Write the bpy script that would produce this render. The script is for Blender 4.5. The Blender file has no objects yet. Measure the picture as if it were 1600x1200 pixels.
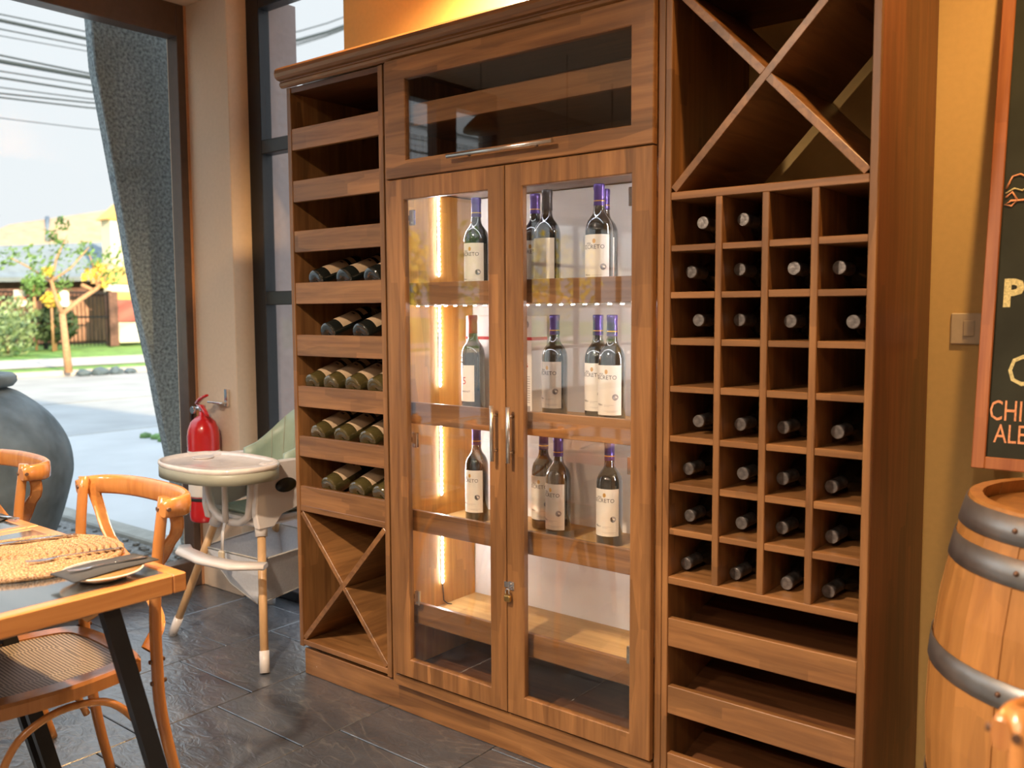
import bpy, bmesh, math, random
from math import sin, cos, pi, radians
from mathutils import Vector, Matrix
random.seed(7)
SC = bpy.context.scene
COL = SC.collection

# ------------------------------------------------------------------ camera
cam = bpy.data.cameras.new('camera'); camo = bpy.data.objects.new('camera', cam); COL.objects.link(camo)
def cam_axes(yaw, pitch, roll):
    f = Vector((sin(yaw)*cos(pitch), cos(yaw)*cos(pitch), sin(pitch))); r = Vector((cos(yaw), -sin(yaw), 0)); u = r.cross(f)
    return cos(roll)*r+sin(roll)*u, -sin(roll)*r+cos(roll)*u, f
r_, u_, f_ = cam_axes(radians(-38.7556), radians(-4.5889), radians(-0.3113))
mw = Matrix((r_, u_, -f_)).transposed().to_4x4(); mw.translation = Vector((2.6102, -2.0086, 1.3133))
camo.matrix_world = mw
cam.sensor_width = 36; cam.lens = 1408.04/1600*36; cam.clip_end = 300; cam.clip_start = .05
cam.dof.use_dof = True; cam.dof.focus_distance = 2.75; cam.dof.aperture_fstop = 3.2
SC.camera = camo
# ------------------------------------------------------------------ view, world, sun
SC.view_settings.view_transform = 'Standard'; SC.view_settings.look = 'None'
SC.view_settings.gamma = 1; SC.view_settings.use_curve_mapping = False
SC.view_settings.exposure = 1.15
W = bpy.data.worlds.new('sky'); SC.world = W; W.use_nodes = True
nt = W.node_tree; bg = nt.nodes['Background']
tc = nt.nodes.new('ShaderNodeTexCoord'); sx = nt.nodes.new('ShaderNodeSeparateXYZ'); rp = nt.nodes.new('ShaderNodeValToRGB')
nt.links.new(tc.outputs['Generated'], sx.inputs[0]); nt.links.new(sx.outputs['Z'], rp.inputs[0]); nt.links.new(rp.outputs[0], bg.inputs[0])
rp.color_ramp.elements[0].position = .0; rp.color_ramp.elements[0].color = (.40, .405, .405, 1)
rp.color_ramp.elements[1].position = 1.0; rp.color_ramp.elements[1].color = (1.05, 1.22, 1.42, 1)
e = rp.color_ramp.elements.new(.33); e.color = (.395, .41, .42, 1)
bg.inputs[1].default_value = 1.05
sun = bpy.data.lights.new('sun', 'SUN'); suno = bpy.data.objects.new('sun', sun); COL.objects.link(suno)
sun.energy = 5.0; sun.color = (1, .72, .42); sun.angle = radians(1)
suno.rotation_euler = Vector((-1, .25, -.36)).to_track_quat('-Z', 'Y').to_euler()
def spot(name, loc, energy, color, size=120, blend=.8, tgt=(0, 0, -1), rad=.05):
    l = bpy.data.lights.new(name, 'SPOT'); o = bpy.data.objects.new(name, l); COL.objects.link(o)
    l.energy = energy; l.color = color; l.spot_size = radians(size); l.spot_blend = blend; l.shadow_soft_size = rad
    o.location = loc; o.rotation_euler = Vector(tgt).to_track_quat('-Z', 'Y').to_euler(); return o
AMB = (1, .60, .25); WARM_FILL = (1, .80, .60)
DL = [(.80, .12, 2.70, 170, AMB), (2.45, -.25, 2.70, 38, AMB), (1.05, -1.9, 2.70, 205, WARM_FILL), (2.7, -2.7, 2.70, 50, WARM_FILL), (.5, -3.4, 2.70, 100, WARM_FILL), (2.0, -3.8, 2.70, 110, WARM_FILL)]  # warm entries: unseen fill lamps, added to light the cabinet fronts
for i, (x, y, z, en, c) in enumerate(DL):
    spot('downlight_beam', (x, y, z-.03), en, c, 150 if i < 2 else 160)

# ------------------------------------------------------------------ materials
MATS = {}
def newmat(name):
    m = bpy.data.materials.new(name); m.use_nodes = True; MATS[name] = m
    return m, m.node_tree, m.node_tree.nodes['Principled BSDF']
def N(nt, t, **kw):
    n = nt.nodes.new(t)
    for k, v in kw.items():
        if k in n.inputs: n.inputs[k].default_value = v
        else: setattr(n, k, v)
    return n
def ramp(nt, pts):
    r = nt.nodes.new('ShaderNodeValToRGB'); el = r.color_ramp.elements
    el[0].position, el[0].color = pts[0][0], (*pts[0][1], 1); el[1].position, el[1].color = pts[-1][0], (*pts[-1][1], 1)
    for p, c in pts[1:-1]:
        x = el.new(p); x.color = (*c, 1)
    return r
def plain(name, c, rough=.5, metal=0, coat=0, var=.08, nscale=30, bump=0, spec=.5):
    m, nt, b = newmat(name)
    tc = N(nt, 'ShaderNodeTexCoord'); no = N(nt, 'ShaderNodeTexNoise', Scale=nscale, Detail=4.0)
    nt.links.new(tc.outputs['Object'], no.inputs['Vector'])
    lo = tuple(x*(1-var) for x in c); hi = tuple(min(1, x*(1+var)) for x in c)
    rp = ramp(nt, [(.3, lo), (.7, hi)]); nt.links.new(no.outputs[0], rp.inputs[0]); nt.links.new(rp.outputs[0], b.inputs['Base Color'])
    b.inputs['Roughness'].default_value = rough; b.inputs['Metallic'].default_value = metal
    b.inputs['Coat Weight'].default_value = coat; b.inputs['Specular IOR Level'].default_value = spec
    if bump:
        bp = N(nt, 'ShaderNodeBump', Strength=bump, Distance=.002); nt.links.new(no.outputs[0], bp.inputs['Height']); nt.links.new(bp.outputs[0], b.inputs['Normal'])
    return m
def wood(name, dark, light, axis, rough=.38, coat=.1, patch=.35, fine=1.0):
    m, nt, b = newmat(name)
    tc = N(nt, 'ShaderNodeTexCoord'); oi = N(nt, 'ShaderNodeObjectInfo')
    add = N(nt, 'ShaderNodeVectorMath', operation='ADD'); mu = N(nt, 'ShaderNodeMath', operation='MULTIPLY'); mu.inputs[1].default_value = 37.0
    nt.links.new(oi.outputs['Random'], mu.inputs[0]); nt.links.new(tc.outputs['Object'], add.inputs[0]); nt.links.new(mu.outputs[0], add.inputs[1])
    mp = N(nt, 'ShaderNodeMapping'); s = [26*fine]*3; s[axis] = 1.5*fine; mp.inputs['Scale'].default_value = s
    nt.links.new(add.outputs[0], mp.inputs[0])
    no = N(nt, 'ShaderNodeTexNoise', Scale=1.6, Detail=7.0, Roughness=.6, Distortion=.7); nt.links.new(mp.outputs[0], no.inputs['Vector'])
    mp2 = N(nt, 'ShaderNodeMapping'); s2 = [16.0]*3; s2[axis] = 2.6; mp2.inputs['Scale'].default_value = s2; nt.links.new(add.outputs[0], mp2.inputs[0])
    vo = N(nt, 'ShaderNodeTexVoronoi', Scale=1.0); vo.distance = 'CHEBYCHEV'; nt.links.new(mp2.outputs[0], vo.inputs['Vector'])
    rp = ramp(nt, [(.25, dark), (.5, tuple((a+c)/2 for a, c in zip(dark, light))), (.75, light)]); nt.links.new(no.outputs[0], rp.inputs[0])
    bw = N(nt, 'ShaderNodeRGBToBW'); nt.links.new(vo.outputs['Color'], bw.inputs[0])
    mr = N(nt, 'ShaderNodeMapRange'); mr.inputs['To Min'].default_value = 1-patch; mr.inputs['To Max'].default_value = 1+patch*.6
    nt.links.new(bw.outputs[0], mr.inputs[0])
    mx = N(nt, 'ShaderNodeVectorMath', operation='SCALE'); nt.links.new(rp.outputs[0], mx.inputs[0]); nt.links.new(mr.outputs[0], mx.inputs['Scale'])
    nt.links.new(mx.outputs[0], b.inputs['Base Color'])
    bp = N(nt, 'ShaderNodeBump', Strength=.12, Distance=.002); nt.links.new(no.outputs[0], bp.inputs['Height']); nt.links.new(bp.outputs[0], b.inputs['Normal'])
    b.inputs['Roughness'].default_value = rough; b.inputs['Coat Weight'].default_value = coat; b.inputs['Coat Roughness'].default_value = .25
    return m
def glass(name, tint=(1, 1, 1), ior=1.5):
    m = bpy.data.materials.new(name); m.use_nodes = True; nt = m.node_tree; nt.nodes.clear()
    o = N(nt, 'ShaderNodeOutputMaterial'); t = N(nt, 'ShaderNodeBsdfTransparent'); t.inputs[0].default_value = (*tint, 1)
    g = N(nt, 'ShaderNodeBsdfGlossy'); g.inputs['Roughness'].default_value = .0; g.inputs[0].default_value = (1, 1, 1, 1)
    fr = N(nt, 'ShaderNodeFresnel'); mx = N(nt, 'ShaderNodeMixShader')
    ge = N(nt, 'ShaderNodeNewGeometry'); mr = N(nt, 'ShaderNodeMapRange'); mr.inputs['To Min'].default_value = ior; mr.inputs['To Max'].default_value = 1/ior
    nt.links.new(ge.outputs['Backfacing'], mr.inputs[0]); nt.links.new(mr.outputs[0], fr.inputs[0])
    nt.links.new(fr.outputs[0], mx.inputs[0]); nt.links.new(t.outputs[0], mx.inputs[1]); nt.links.new(g.outputs[0], mx.inputs[2]); nt.links.new(mx.outputs[0], o.inputs[0])
    return m
def emis(name, c, s):
    m = bpy.data.materials.new(name); m.use_nodes = True; nt = m.node_tree; b = nt.nodes['Principled BSDF']
    b.inputs['Base Color'].default_value = (*c, 1); b.inputs['Emission Color'].default_value = (*c, 1); b.inputs['Emission Strength'].default_value = s
    return m
CD, CL = (.135, .054, .017), (.330, .153, .052)
WX, WY, WZ = wood('cabinet_wood_x', CD, CL, 0), wood('cabinet_wood_y', CD, CL, 1), wood('cabinet_wood_z', CD, CL, 2)
WZR = wood('side_wood_red', (.115, .030, .010), (.25, .080, .026), 2)
WXD = wood('inner_wood_shaded', (.075, .026, .010), (.17, .068, .026), 0)  # cabinet wood with the shade of the interior put into its colour
SHY = wood('shelf_ply', (.40, .22, .07), (.60, .37, .14), 0, .5, 0, .15)
SIDEW = wood('knotty_side', (.40, .15, .020), (.70, .36, .07), 2, .6, .0, .3, .5)
CHW = wood('bentwood', (.36, .135, .035), (.56, .25, .075), 2, .22, .5, .12, .6)
TBW = wood('table_rim_wood', (.38, .14, .04), (.58, .26, .08), 1, .25, .4, .12)
HCW = wood('beech_leg', (.50, .29, .13), (.64, .40, .20), 2, .4, 0, .1)
BRW = wood('oak_stave', (.29, .115, .028), (.50, .225, .06), 2, .42, .1, .2, .6)
CBF = wood('chalkboard_frame_wood', (.26, .075, .022), (.42, .15, .045), 2, .4, 0, .15)
PAN = wood('table_inlay_laminate', (.030, .040, .048), (.045, .060, .072), 0, .14, 1.0, .2, .5); PAN.node_tree.nodes['Principled BSDF'].inputs['Coat IOR'].default_value = 3.0; PAN.node_tree.nodes['Principled BSDF'].inputs['Coat Roughness'].default_value = .1
GLS = glass('window_glass', (.97, .99, 1.0), 1.16); CGL = glass('cabinet_glass', (.98, .98, .97), 1.7)
WALLC = plain('painted_plaster', (.68, .46, .18), .85, var=.03, nscale=60, bump=.15, spec=.2)
PIERC = plain('cream_plaster', (.60, .47, .35), .85, var=.03, nscale=60, bump=.15, spec=.2)
MAUVE = plain('exterior_render', (.33, .27, .26), .9, var=.05, spec=.1)
CEILC = plain('ceiling_paint', (.55, .45, .36), .9, var=.02, spec=.1)
ROOMW = plain('room_wall_paint', (.42, .34, .28), .9, var=.03, spec=.1)
FRAME = plain('bronze_window_frame', (.085, .052, .038), .4, .1, var=.1)
FRAMEB = plain('black_window_frame', (.016, .016, .018), .35, .3, var=.1)
REDP = plain('red_enamel', (.55, .012, .015), .22, coat=.6, var=.03)
WHP = plain('white_plastic', (.72, .66, .62), .3, coat=.2, var=.02)
TAUP = plain('tray_rim_plastic', (.37, .37, .29), .4, var=.03)
PALEG = plain('green_leatherette', (.33, .42, .33), .42, var=.05, coat=.1)
DKPL = plain('black_plastic', (.02, .02, .02), .35)
FAB = plain('white_mesh_fabric', (.60, .60, .62), .85, var=.06, nscale=120, bump=.3)
STEEL = plain('brushed_steel', (.62, .58, .54), .28, 1, var=.08)
CHROME = plain('chrome', (.8, .8, .8), .12, 1)
BRASS = plain('brass', (.6, .42, .16), .3, 1)
HOOP = plain('galvanised_hoop', (.40, .39, .38), .38, .9, var=.3, nscale=9, bump=.2)
RIVET = plain('rusty_rivet', (.16, .09, .06), .5, .7)
BLKM = plain('black_steel', (.018, .018, .02), .4, .4)
BOARDM = plain('blackboard', (.030, .032, .022), .75, var=.35, nscale=5, spec=.2)
CHALKY = plain('yellow_chalk', (.62, .54, .26), .95, var=.3, nscale=300); CHALKO = plain('orange_chalk', (.75, .33, .16), .95, var=.3, nscale=300)
IVORY = plain('ivory_plastic', (.62, .50, .34), .35)
PAPER = plain('label_paper', (.78, .73, .66), .7, var=.02); TANP = plain('tan_label_paper', (.52, .36, .22), .7, var=.06)
INK = plain('label_ink', (.08, .06, .06), .7); GOLD = plain('gold_foil', (.75, .42, .10), .3, .6); REDI = plain('red_ink', (.55, .03, .03), .7); GREYI = plain('grey_ink', (.35, .32, .32), .7)
DKGL = plain('dark_bottle_glass', (.010, .012, .010), .06, coat=1, var=.2, spec=.8)
OLGL = plain('olive_bottle_glass', (.055, .042, .014), .08, coat=1, var=.5, nscale=14, spec=.8)
PURP = plain('purple_capsule', (.10, .06, .26), .28, .5); BLKC = plain('black_capsule', (.05, .05, .055), .3, .5); REDC = plain('red_capsule', (.36, .02, .02), .3, .4)
GRYC = plain('pewter_capsule', (.21, .19, .18), .38, .75, var=.35, nscale=90, bump=.4)
WHB = plain('white_board', (.80, .76, .72), .55, var=.02, spec=.3)
LEDM = emis('led_chips', (.92, .95, 1), 135); LEDT = emis('led_chips_dim', (.92, .95, 1), 45); LEDB = plain('led_tape', (.85, .85, .85), .5)
NAPK = plain('charcoal_napkin', (.035, .038, .045), .85, nscale=200); PLATE = plain('cream_china', (.74, .66, .56), .15, coat=.7); PLIN = plain('ochre_glaze', (.60, .36, .14), .12, coat=.8, var=.05)
CUTL = plain('cutlery_steel', (.75, .75, .78), .12, 1)
def cane_mat():
    m, nt, b = newmat('woven_cane'); tc = N(nt, 'ShaderNodeTexCoord'); mp = N(nt, 'ShaderNodeMapping'); mp.inputs['Rotation'].default_value = (0, 0, pi/4)
    nt.links.new(tc.outputs['Object'], mp.inputs[0]); ck = N(nt, 'ShaderNodeTexChecker', Scale=170.0); nt.links.new(mp.outputs[0], ck.inputs[0])
    ck.inputs[1].default_value = (.62, .55, .48, 1); ck.inputs[2].default_value = (.035, .025, .03, 1)
    nt.links.new(ck.outputs[0], b.inputs['Base Color']); b.inputs['Roughness'].default_value = .4
    bp = N(nt, 'ShaderNodeBump', Strength=.5, Distance=.002); nt.links.new(ck.outputs[1], bp.inputs['Height']); nt.links.new(bp.outputs[0], b.inputs['Normal']); return m
CANE = cane_mat()
def jute_mat():
    m, nt, b = newmat('braided_jute'); tc = N(nt, 'ShaderNodeTexCoord'); no = N(nt, 'ShaderNodeTexNoise', Scale=240.0, Detail=2.0); nt.links.new(tc.outputs['Object'], no.inputs[0])
    rp = ramp(nt, [(.34, (.09, .06, .05)), (.44, (.30, .16, .07)), (.58, (.42, .25, .12)), (.70, (.40, .32, .27))]); nt.links.new(no.outputs[0], rp.inputs[0]); nt.links.new(rp.outputs[0], b.inputs['Base Color'])
    b.inputs['Roughness'].default_value = .8; bp = N(nt, 'ShaderNodeBump', Strength=.8, Distance=.003); nt.links.new(no.outputs[0], bp.inputs['Height']); nt.links.new(bp.outputs[0], b.inputs['Normal']); return m
JUTE = jute_mat()
def slate_mat():
    m, nt, b = newmat('slate_tile'); ge = N(nt, 'ShaderNodeNewGeometry'); oi = N(nt, 'ShaderNodeObjectInfo')
    mu = N(nt, 'ShaderNodeMath', operation='MULTIPLY'); mu.inputs[1].default_value = 9.0; nt.links.new(oi.outputs['Random'], mu.inputs[0])
    add = N(nt, 'ShaderNodeVectorMath', operation='ADD'); nt.links.new(ge.outputs['Position'], add.inputs[0]); nt.links.new(mu.outputs[0], add.inputs[1])
    mp = N(nt, 'ShaderNodeMapping'); mp.inputs['Scale'].default_value = (1, 1.8, 1); mp.inputs['Rotation'].default_value = (0, 0, .6); nt.links.new(add.outputs[0], mp.inputs[0])
    n1 = N(nt, 'ShaderNodeTexNoise', Scale=3.0, Detail=9.0, Roughness=.62, Distortion=.9); n2 = N(nt, 'ShaderNodeTexNoise', Scale=13.0, Detail=8.0, Distortion=2.0)
    n3 = N(nt, 'ShaderNodeTexNoise', Scale=1.6, Detail=3.0, Distortion=2.5)
    for n in (n1, n2, n3): nt.links.new(mp.outputs[0], n.inputs[0])
    r1 = ramp(nt, [(.3, (.035, .042, .052)), (.55, (.060, .068, .080)), (.72, (.115, .110, .105))]); nt.links.new(n1.outputs[0], r1.inputs[0])
    r3 = ramp(nt, [(.485, (0, 0, 0)), (.5, (1, 1, 1)), (.515, (0, 0, 0))]); nt.links.new(n3.outputs[0], r3.inputs[0])
    mx = N(nt, 'ShaderNodeMixRGB'); mx.inputs[2].default_value = (.17, .16, .15, 1)
    m2 = N(nt, 'ShaderNodeMath', operation='MULTIPLY'); nt.links.new(r3.outputs[0], m2.inputs[0]); nt.links.new(n2.outputs[0], m2.inputs[1])
    nt.links.new(m2.outputs[0], mx.inputs[0]); nt.links.new(r1.outputs[0], mx.inputs[1]); nt.links.new(mx.outputs[0], b.inputs['Base Color'])
    rr = N(nt, 'ShaderNodeMapRange'); rr.inputs['From Min'].default_value = .3; rr.inputs['From Max'].default_value = .7; rr.inputs['To Min'].default_value = .28; rr.inputs['To Max'].default_value = .5
    nt.links.new(n2.outputs[0], rr.inputs[0]); nt.links.new(rr.outputs[0], b.inputs['Roughness'])
    ad = N(nt, 'ShaderNodeMath', operation='ADD'); nt.links.new(n1.outputs[0], ad.inputs[0]); nt.links.new(n2.outputs[0], ad.inputs[1])
    bp = N(nt, 'ShaderNodeBump', Strength=.55, Distance=.006); nt.links.new(ad.outputs[0], bp.inputs['Height']); nt.links.new(bp.outputs[0], b.inputs['Normal'])
    b.inputs['Specular IOR Level'].default_value = .8; b.inputs['Coat Weight'].default_value = .9; b.inputs['Coat IOR'].default_value = 1.9; b.inputs['Coat Roughness'].default_value = .27; nt.links.new(bp.outputs[0], b.inputs['Coat Normal'])
    return m
SLATE = slate_mat(); GROUT = plain('dark_grout', (.018, .017, .016), .9)
GRAN = plain('speckled_granite_render', (.26, .31, .33), .85, var=.5, nscale=70, bump=.6, spec=.2)
CLAY = plain('weathered_clay', (.20, .235, .25), .9, var=.35, nscale=7, bump=.6, spec=.1)
PAVE = plain('pale_concrete', (.36, .375, .375), .8, var=.12, nscale=1.2, spec=.2); PAVE2 = plain('kerb_concrete', (.27, .27, .24), .9, var=.15, nscale=12, bump=.4)
GRAVEL = plain('gravel', (.16, .16, .15), .9, var=.5, nscale=40, bump=1); PATHM = plain('footpath_concrete', (.50, .46, .42), .85, var=.1, nscale=2)
GRASS = plain('lawn_grass', (.16, .30, .06), .9, var=.4, nscale=3); LEAF = plain('leaf_green', (.13, .26, .07), .6, var=.5, nscale=8); LEAFY = plain('leaf_yellow', (.72, .55, .08), .6, var=.3, nscale=8); LEAFD = plain('leaf_dark', (.045, .085, .035), .7, var=.5, nscale=5); LEAFP = plain('leaf_pale', (.24, .34, .16), .7, var=.4, nscale=5)
BARK = plain('pale_bark', (.45, .27, .15), .8, var=.2, nscale=20); ROOFT = plain('roof_shingle', (.42, .30, .20), .9, var=.15, nscale=3); ROOFB = plain('slate_blue_roof', (.17, .22, .26), .85, var=.12, nscale=3)
BRICKM = plain('brown_brick', (.15, .085, .07), .9, var=.3, nscale=9); CREAMH = plain('cream_render', (.80, .74, .58), .9, var=.05); TERR = plain('terracotta', (.42, .13, .11), .8, var=.1); OCHR = plain('ochre_roof', (.75, .42, .14), .8, var=.1)
CABLE = plain('black_cable', (.02, .035, .045), .6); ROCKM = plain('dark_rock', (.08, .12, .15), .8, var=.3); AMBE = emis('lamp_glow', (1, .62, .22), 7); COPPER = plain('lamp_metal', (.25, .14, .07), .4, .8)

# ------------------------------------------------------------------ geometry helpers
class G:
    def __init__(s): s.bm = bmesh.new()
    def _add(s, vs, fs, smooth=False, M=None):
        bv = [s.bm.verts.new((M @ Vector(v)) if M is not None else v) for v in vs]; out = []
        for f in fs:
            try:
                fc = s.bm.faces.new([bv[i] for i in f]); fc.smooth = smooth; out.append(fc)
            except ValueError: pass
        return bv, out
    def box(s, x0, x1, y0, y1, z0, z1, bev=.0015, M=None):
        vs = [(x, y, z) for x in (x0, x1) for y in (y0, y1) for z in (z0, z1)]
        fs = [(0, 1, 3, 2), (4, 6, 7, 5), (0, 4, 5, 1), (2, 3, 7, 6), (0, 2, 6, 4), (1, 5, 7, 3)]
        bv, fc = s._add(vs, fs, False, M)
        if bev:
            ed = list({e for f in fc for e in f.edges}); bmesh.ops.bevel(s.bm, geom=ed, offset=bev, segments=1, affect='EDGES')
        return s
    def prism(s, poly, axis, a, b, bev=0, M=None):
        def mk(p, t): q = list(p); q.insert(axis, t); return tuple(q)
        n = len(poly); vs = [mk(p, a) for p in poly]+[mk(p, b) for p in poly]
        fs = [tuple(range(n)), tuple(range(2*n-1, n-1, -1))]+[(i, i+n, (i+1) % n+n, (i+1) % n) for i in range(n)]
        bv, fc = s._add(vs, fs, False, M)
        bmesh.ops.recalc_face_normals(s.bm, faces=fc)
        if bev: bmesh.ops.bevel(s.bm, geom=list({e for f in fc for e in f.edges}), offset=bev, segments=1, affect='EDGES')
        return s
    def sweep(s, pts, prof, up=(0, 0, 1), scale=None, smooth=True, closed=False, M=None):
        pts = [Vector(p) for p in pts]; n = len(pts); k = len(prof); vs = []; up = Vector(up)
        for i, p in enumerate(pts):
            a = pts[(i-1) % n] if (closed or i > 0) else p; b = pts[(i+1) % n] if (closed or i < n-1) else p
            t = (b-a).normalized(); sd = t.cross(up)
            if sd.length < 1e-4: sd = t.cross(Vector((0, 1, 0)))
            sd.normalize(); nn = sd.cross(t); sc = scale[i] if scale else 1
            if not isinstance(sc, (tuple, list)): sc = (sc, sc)
            vs += [p+sd*q[0]*sc[0]+nn*q[1]*sc[1] for q in prof]
        fs = []
        for i in range(n if closed else n-1):
            j = (i+1) % n
            for q in range(k): fs.append((i*k+q, i*k+(q+1) % k, j*k+(q+1) % k, j*k+q))
        if not closed: fs += [tuple(range(k-1, -1, -1)), tuple((n-1)*k+q for q in range(k))]
        bv, fc = s._add(vs, fs, smooth, M); bmesh.ops.recalc_face_normals(s.bm, faces=fc)
        if not closed:
            for f in fc[-2:]: f.smooth = False
        return s
    def tube(s, pts, r, n=10, up=(.3, .2, 1), M=None):
        prof = [(cos(2*pi*i/n), sin(2*pi*i/n)) for i in range(n)]
        sc = r if isinstance(r, (list, tuple)) else [r]*len(pts)
        return s.sweep(pts, prof, up, sc, M=M)
    def lathe(s, prof, n=24, c=(0, 0, 0), M=None, a0=0, a1=2*pi, smooth=True):
        full = abs(a1-a0-2*pi) < 1e-6; m = n if full else n+1; vs = []
        for r, z in prof:
            for i in range(m):
                a = a0+(a1-a0)*i/n; vs.append((c[0]+r*cos(a), c[1]+r*sin(a), c[2]+z))
        fs = []
        for j in range(len(prof)-1):
            for i in range(n):
                q = (i+1) % m; fs.append((j*m+i, j*m+q, (j+1)*m+q, (j+1)*m+i))
        if full:
            if prof[0][0] > 1e-5: fs.append(tuple(range(m-1, -1, -1)))
            if prof[-1][0] > 1e-5: fs.append(tuple((len(prof)-1)*m+i for i in range(m)))
        bv, fc = s._add(vs, fs, smooth, M)
        return s
    def ball(s, c, r, sub=2, sc=(1, 1, 1)):
        M = Matrix.Translation(c) @ Matrix.Diagonal((*sc, 1)); g = bmesh.ops.create_icosphere(s.bm, subdivisions=sub, radius=r, matrix=M)
        for v in g['verts']:
            for f in v.link_faces: f.smooth = True
        return s
    def done(s, name, mat, loc=(0, 0, 0), weld=False):
        if weld: bmesh.ops.remove_doubles(s.bm, verts=s.bm.verts, dist=1e-5)
        L = Vector(loc)
        if L.length: bmesh.ops.translate(s.bm, verts=s.bm.verts, vec=-L)
        me = bpy.data.meshes.new(name); s.bm.to_mesh(me); s.bm.free(); me.materials.append(mat); return me
def rot(ax, deg, c=(0, 0, 0)):
    c = Vector(c); return Matrix.Translation(c) @ Matrix.Rotation(radians(deg), 4, ax) @ Matrix.Translation(-c)
def link(name, data): o = bpy.data.objects.new(name, data); COL.objects.link(o); return o
def tag(o, label=None, cat=None, group=None, kind=None):
    for k, v in (('label', label), ('category', cat), ('group', group), ('kind', kind)):
        if v: o[k] = v
    return o
class Thing:
    def __init__(s, name, loc, label=None, cat=None, group=None, kind=None, rz=0):
        s.loc = Vector(loc); s.o = link(name, None); s.o.location = loc; s.o.rotation_euler = (0, 0, rz); tag(s.o, label, cat, group, kind)
    def part(s, name, g, mat, parent=None, label=None, local=False, kind=None):
        me = g if isinstance(g, bpy.types.Mesh) else g.done(name, mat, (0, 0, 0) if local else s.loc)
        o = link(name, me); o.parent = parent or s.o
        if label: o['label'] = label
        if kind: o['kind'] = kind
        return o
def single(name, g, mat, label=None, cat=None, group=None, kind=None, loc=(0, 0, 0)):
    o = link(name, g.done(name, mat, loc)); o.location = loc; return tag(o, label, cat, group, kind)
def struct(name, g, mat): return single(name, g, mat, kind='structure')
def dup(root, label=None, group=None):
    def rec(o, par):
        c = o.copy(); COL.objects.link(c); c.parent = par
        for ch in [x for x in KIDS.get(o.name, [])]: rec(ch, c)
        return c
    KIDS = {}
    for x in COL.objects:
        if x.parent: KIDS.setdefault(x.parent.name, []).append(x)
    c = rec(root, None)
    if label: c['label'] = label
    if group: c['group'] = group
    return c
def text_mesh(txt, size, depth=.0005, align='CENTER', bold=0):
    cu = bpy.data.curves.new('t', 'FONT'); cu.body = txt; cu.size = size; cu.extrude = depth; cu.align_x = align; cu.offset = bold; cu.resolution_u = 2
    ob = bpy.data.objects.new('t', cu); COL.objects.link(ob); bpy.context.view_layer.update()
    me = bpy.data.meshes.new_from_object(ob.evaluated_get(bpy.context.evaluated_depsgraph_get())); bpy.data.objects.remove(ob); bpy.data.curves.remove(cu); return me
def crv(pts, n=4, closed=False):
    P = [Vector(p) for p in pts]; m = len(P); out = []
    for i in range(m if closed else m-1):
        p0 = P[(i-1) % m] if closed or i else P[0]*2-P[1]; p1, p2 = P[i], P[(i+1) % m]; p3 = P[(i+2) % m] if closed or i < m-2 else P[-1]*2-P[-2]
        for k in range(n):
            t = k/n; out.append(.5*((2*p1)+(p2-p0)*t+(2*p0-5*p1+4*p2-p3)*t*t+(3*p1-p0-3*p2+p3)*t**3))
    if not closed: out.append(P[-1])
    return out
def crs(v, n=4): return [v[i]+(v[i+1]-v[i])*k/n for i in range(len(v)-1) for k in range(n)]+[v[-1]]
RR = [(-1, -1), (1, -1), (1, 1), (-1, 1)]
def rrect(a, b, c=.3): return [(-a+c*b, -b), (a-c*b, -b), (a, -b+c*b), (a, b-c*b), (a-c*b, b), (-a+c*b, b), (-a, b-c*b), (-a, -b+c*b)]

# ================================================================== ROOM SHELL
ZC = 2.73; XW = -1.27; YB = .45
floor = struct('floor', G().box(-1.42, 4.4, -5.6, .66, -.06, -.012, 0), GROUT)
tm = {}
def tile(x0, x1, y0, y1):
    key = (round(x1-x0, 3), round(y1-y0, 3))
    if key not in tm: tm[key] = G().box(0, key[0], 0, key[1], -.012, 0, .0022).done('tile', SLATE)
    o = link('tile', tm[key]); o.location = (x0, y0, 0); o.parent = floor
x = .457-.457*4+.001; ci = 0
gap = .0035
xs = [-1.27+.0, -.913, -.457, 0.0, .457]+[.457+.457*k for k in range(1, 8)]+[4.0]
for i in range(len(xs)-1):
    a, b = xs[i], xs[i+1]
    y = -5.6; off = {0: .0, 1: .2, 2: .0, 3: .27}[i % 4]; edges = [-5.6]
    t = -.21-.41*14+off-.0
    while t < .45:
        if t > -5.55: edges.append(t)
        t += .41
    edges.append(.50)
    for j in range(len(edges)-1):
        if edges[j] < -3.2 and False: continue
        tile(a+gap/2, b-gap/2, edges[j]+gap/2, edges[j+1]-gap/2)
struct('ceiling', G().box(-1.42, 4.4, -5.6, .66, ZC, ZC+.12, 0), CEILC)
struct('wall_back', G().box(-.213, 4.4, YB, YB+.2, 0, ZC, .002), WALLC)
struct('wall_right', G().box(4.4, 4.55, -5.7, .66, 0, ZC, 0), ROOMW)
struct('wall_front', G().box(-1.42, 4.4, -5.75, -5.6, 0, ZC, 0), ROOMW)
pier = G().box(-1.42, -.93, .40, .66, 0, ZC, .003)
struct('wall_pier', pier, PIERC)
single('wall_pier_outside', G().box(-1.42, -.865, .57, .73, 0, ZC, .002), MAUVE, kind='structure')
struct('wall_left', G().box(-1.42, XW, -3.0, -2.68, 0, ZC, 0).box(-1.42, XW, -5.6, -5.2, 0, ZC, 0).box(-1.42, XW, -5.2, -3.0, 0, .7, 0).box(-1.42, XW, -5.2, -3.0, 2.0, ZC, 0), ROOMW)
# upper storey of this building: its mass shades the pavement
struct('wall_upper_storey', G().box(-1.35, 12, -12, .73, ZC+.13, 5.1, 0), MAUVE)
struct('wall_side_building', G().box(4.6, 12, -12, .73, 0, ZC+.12, 0), MAUVE)
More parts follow.
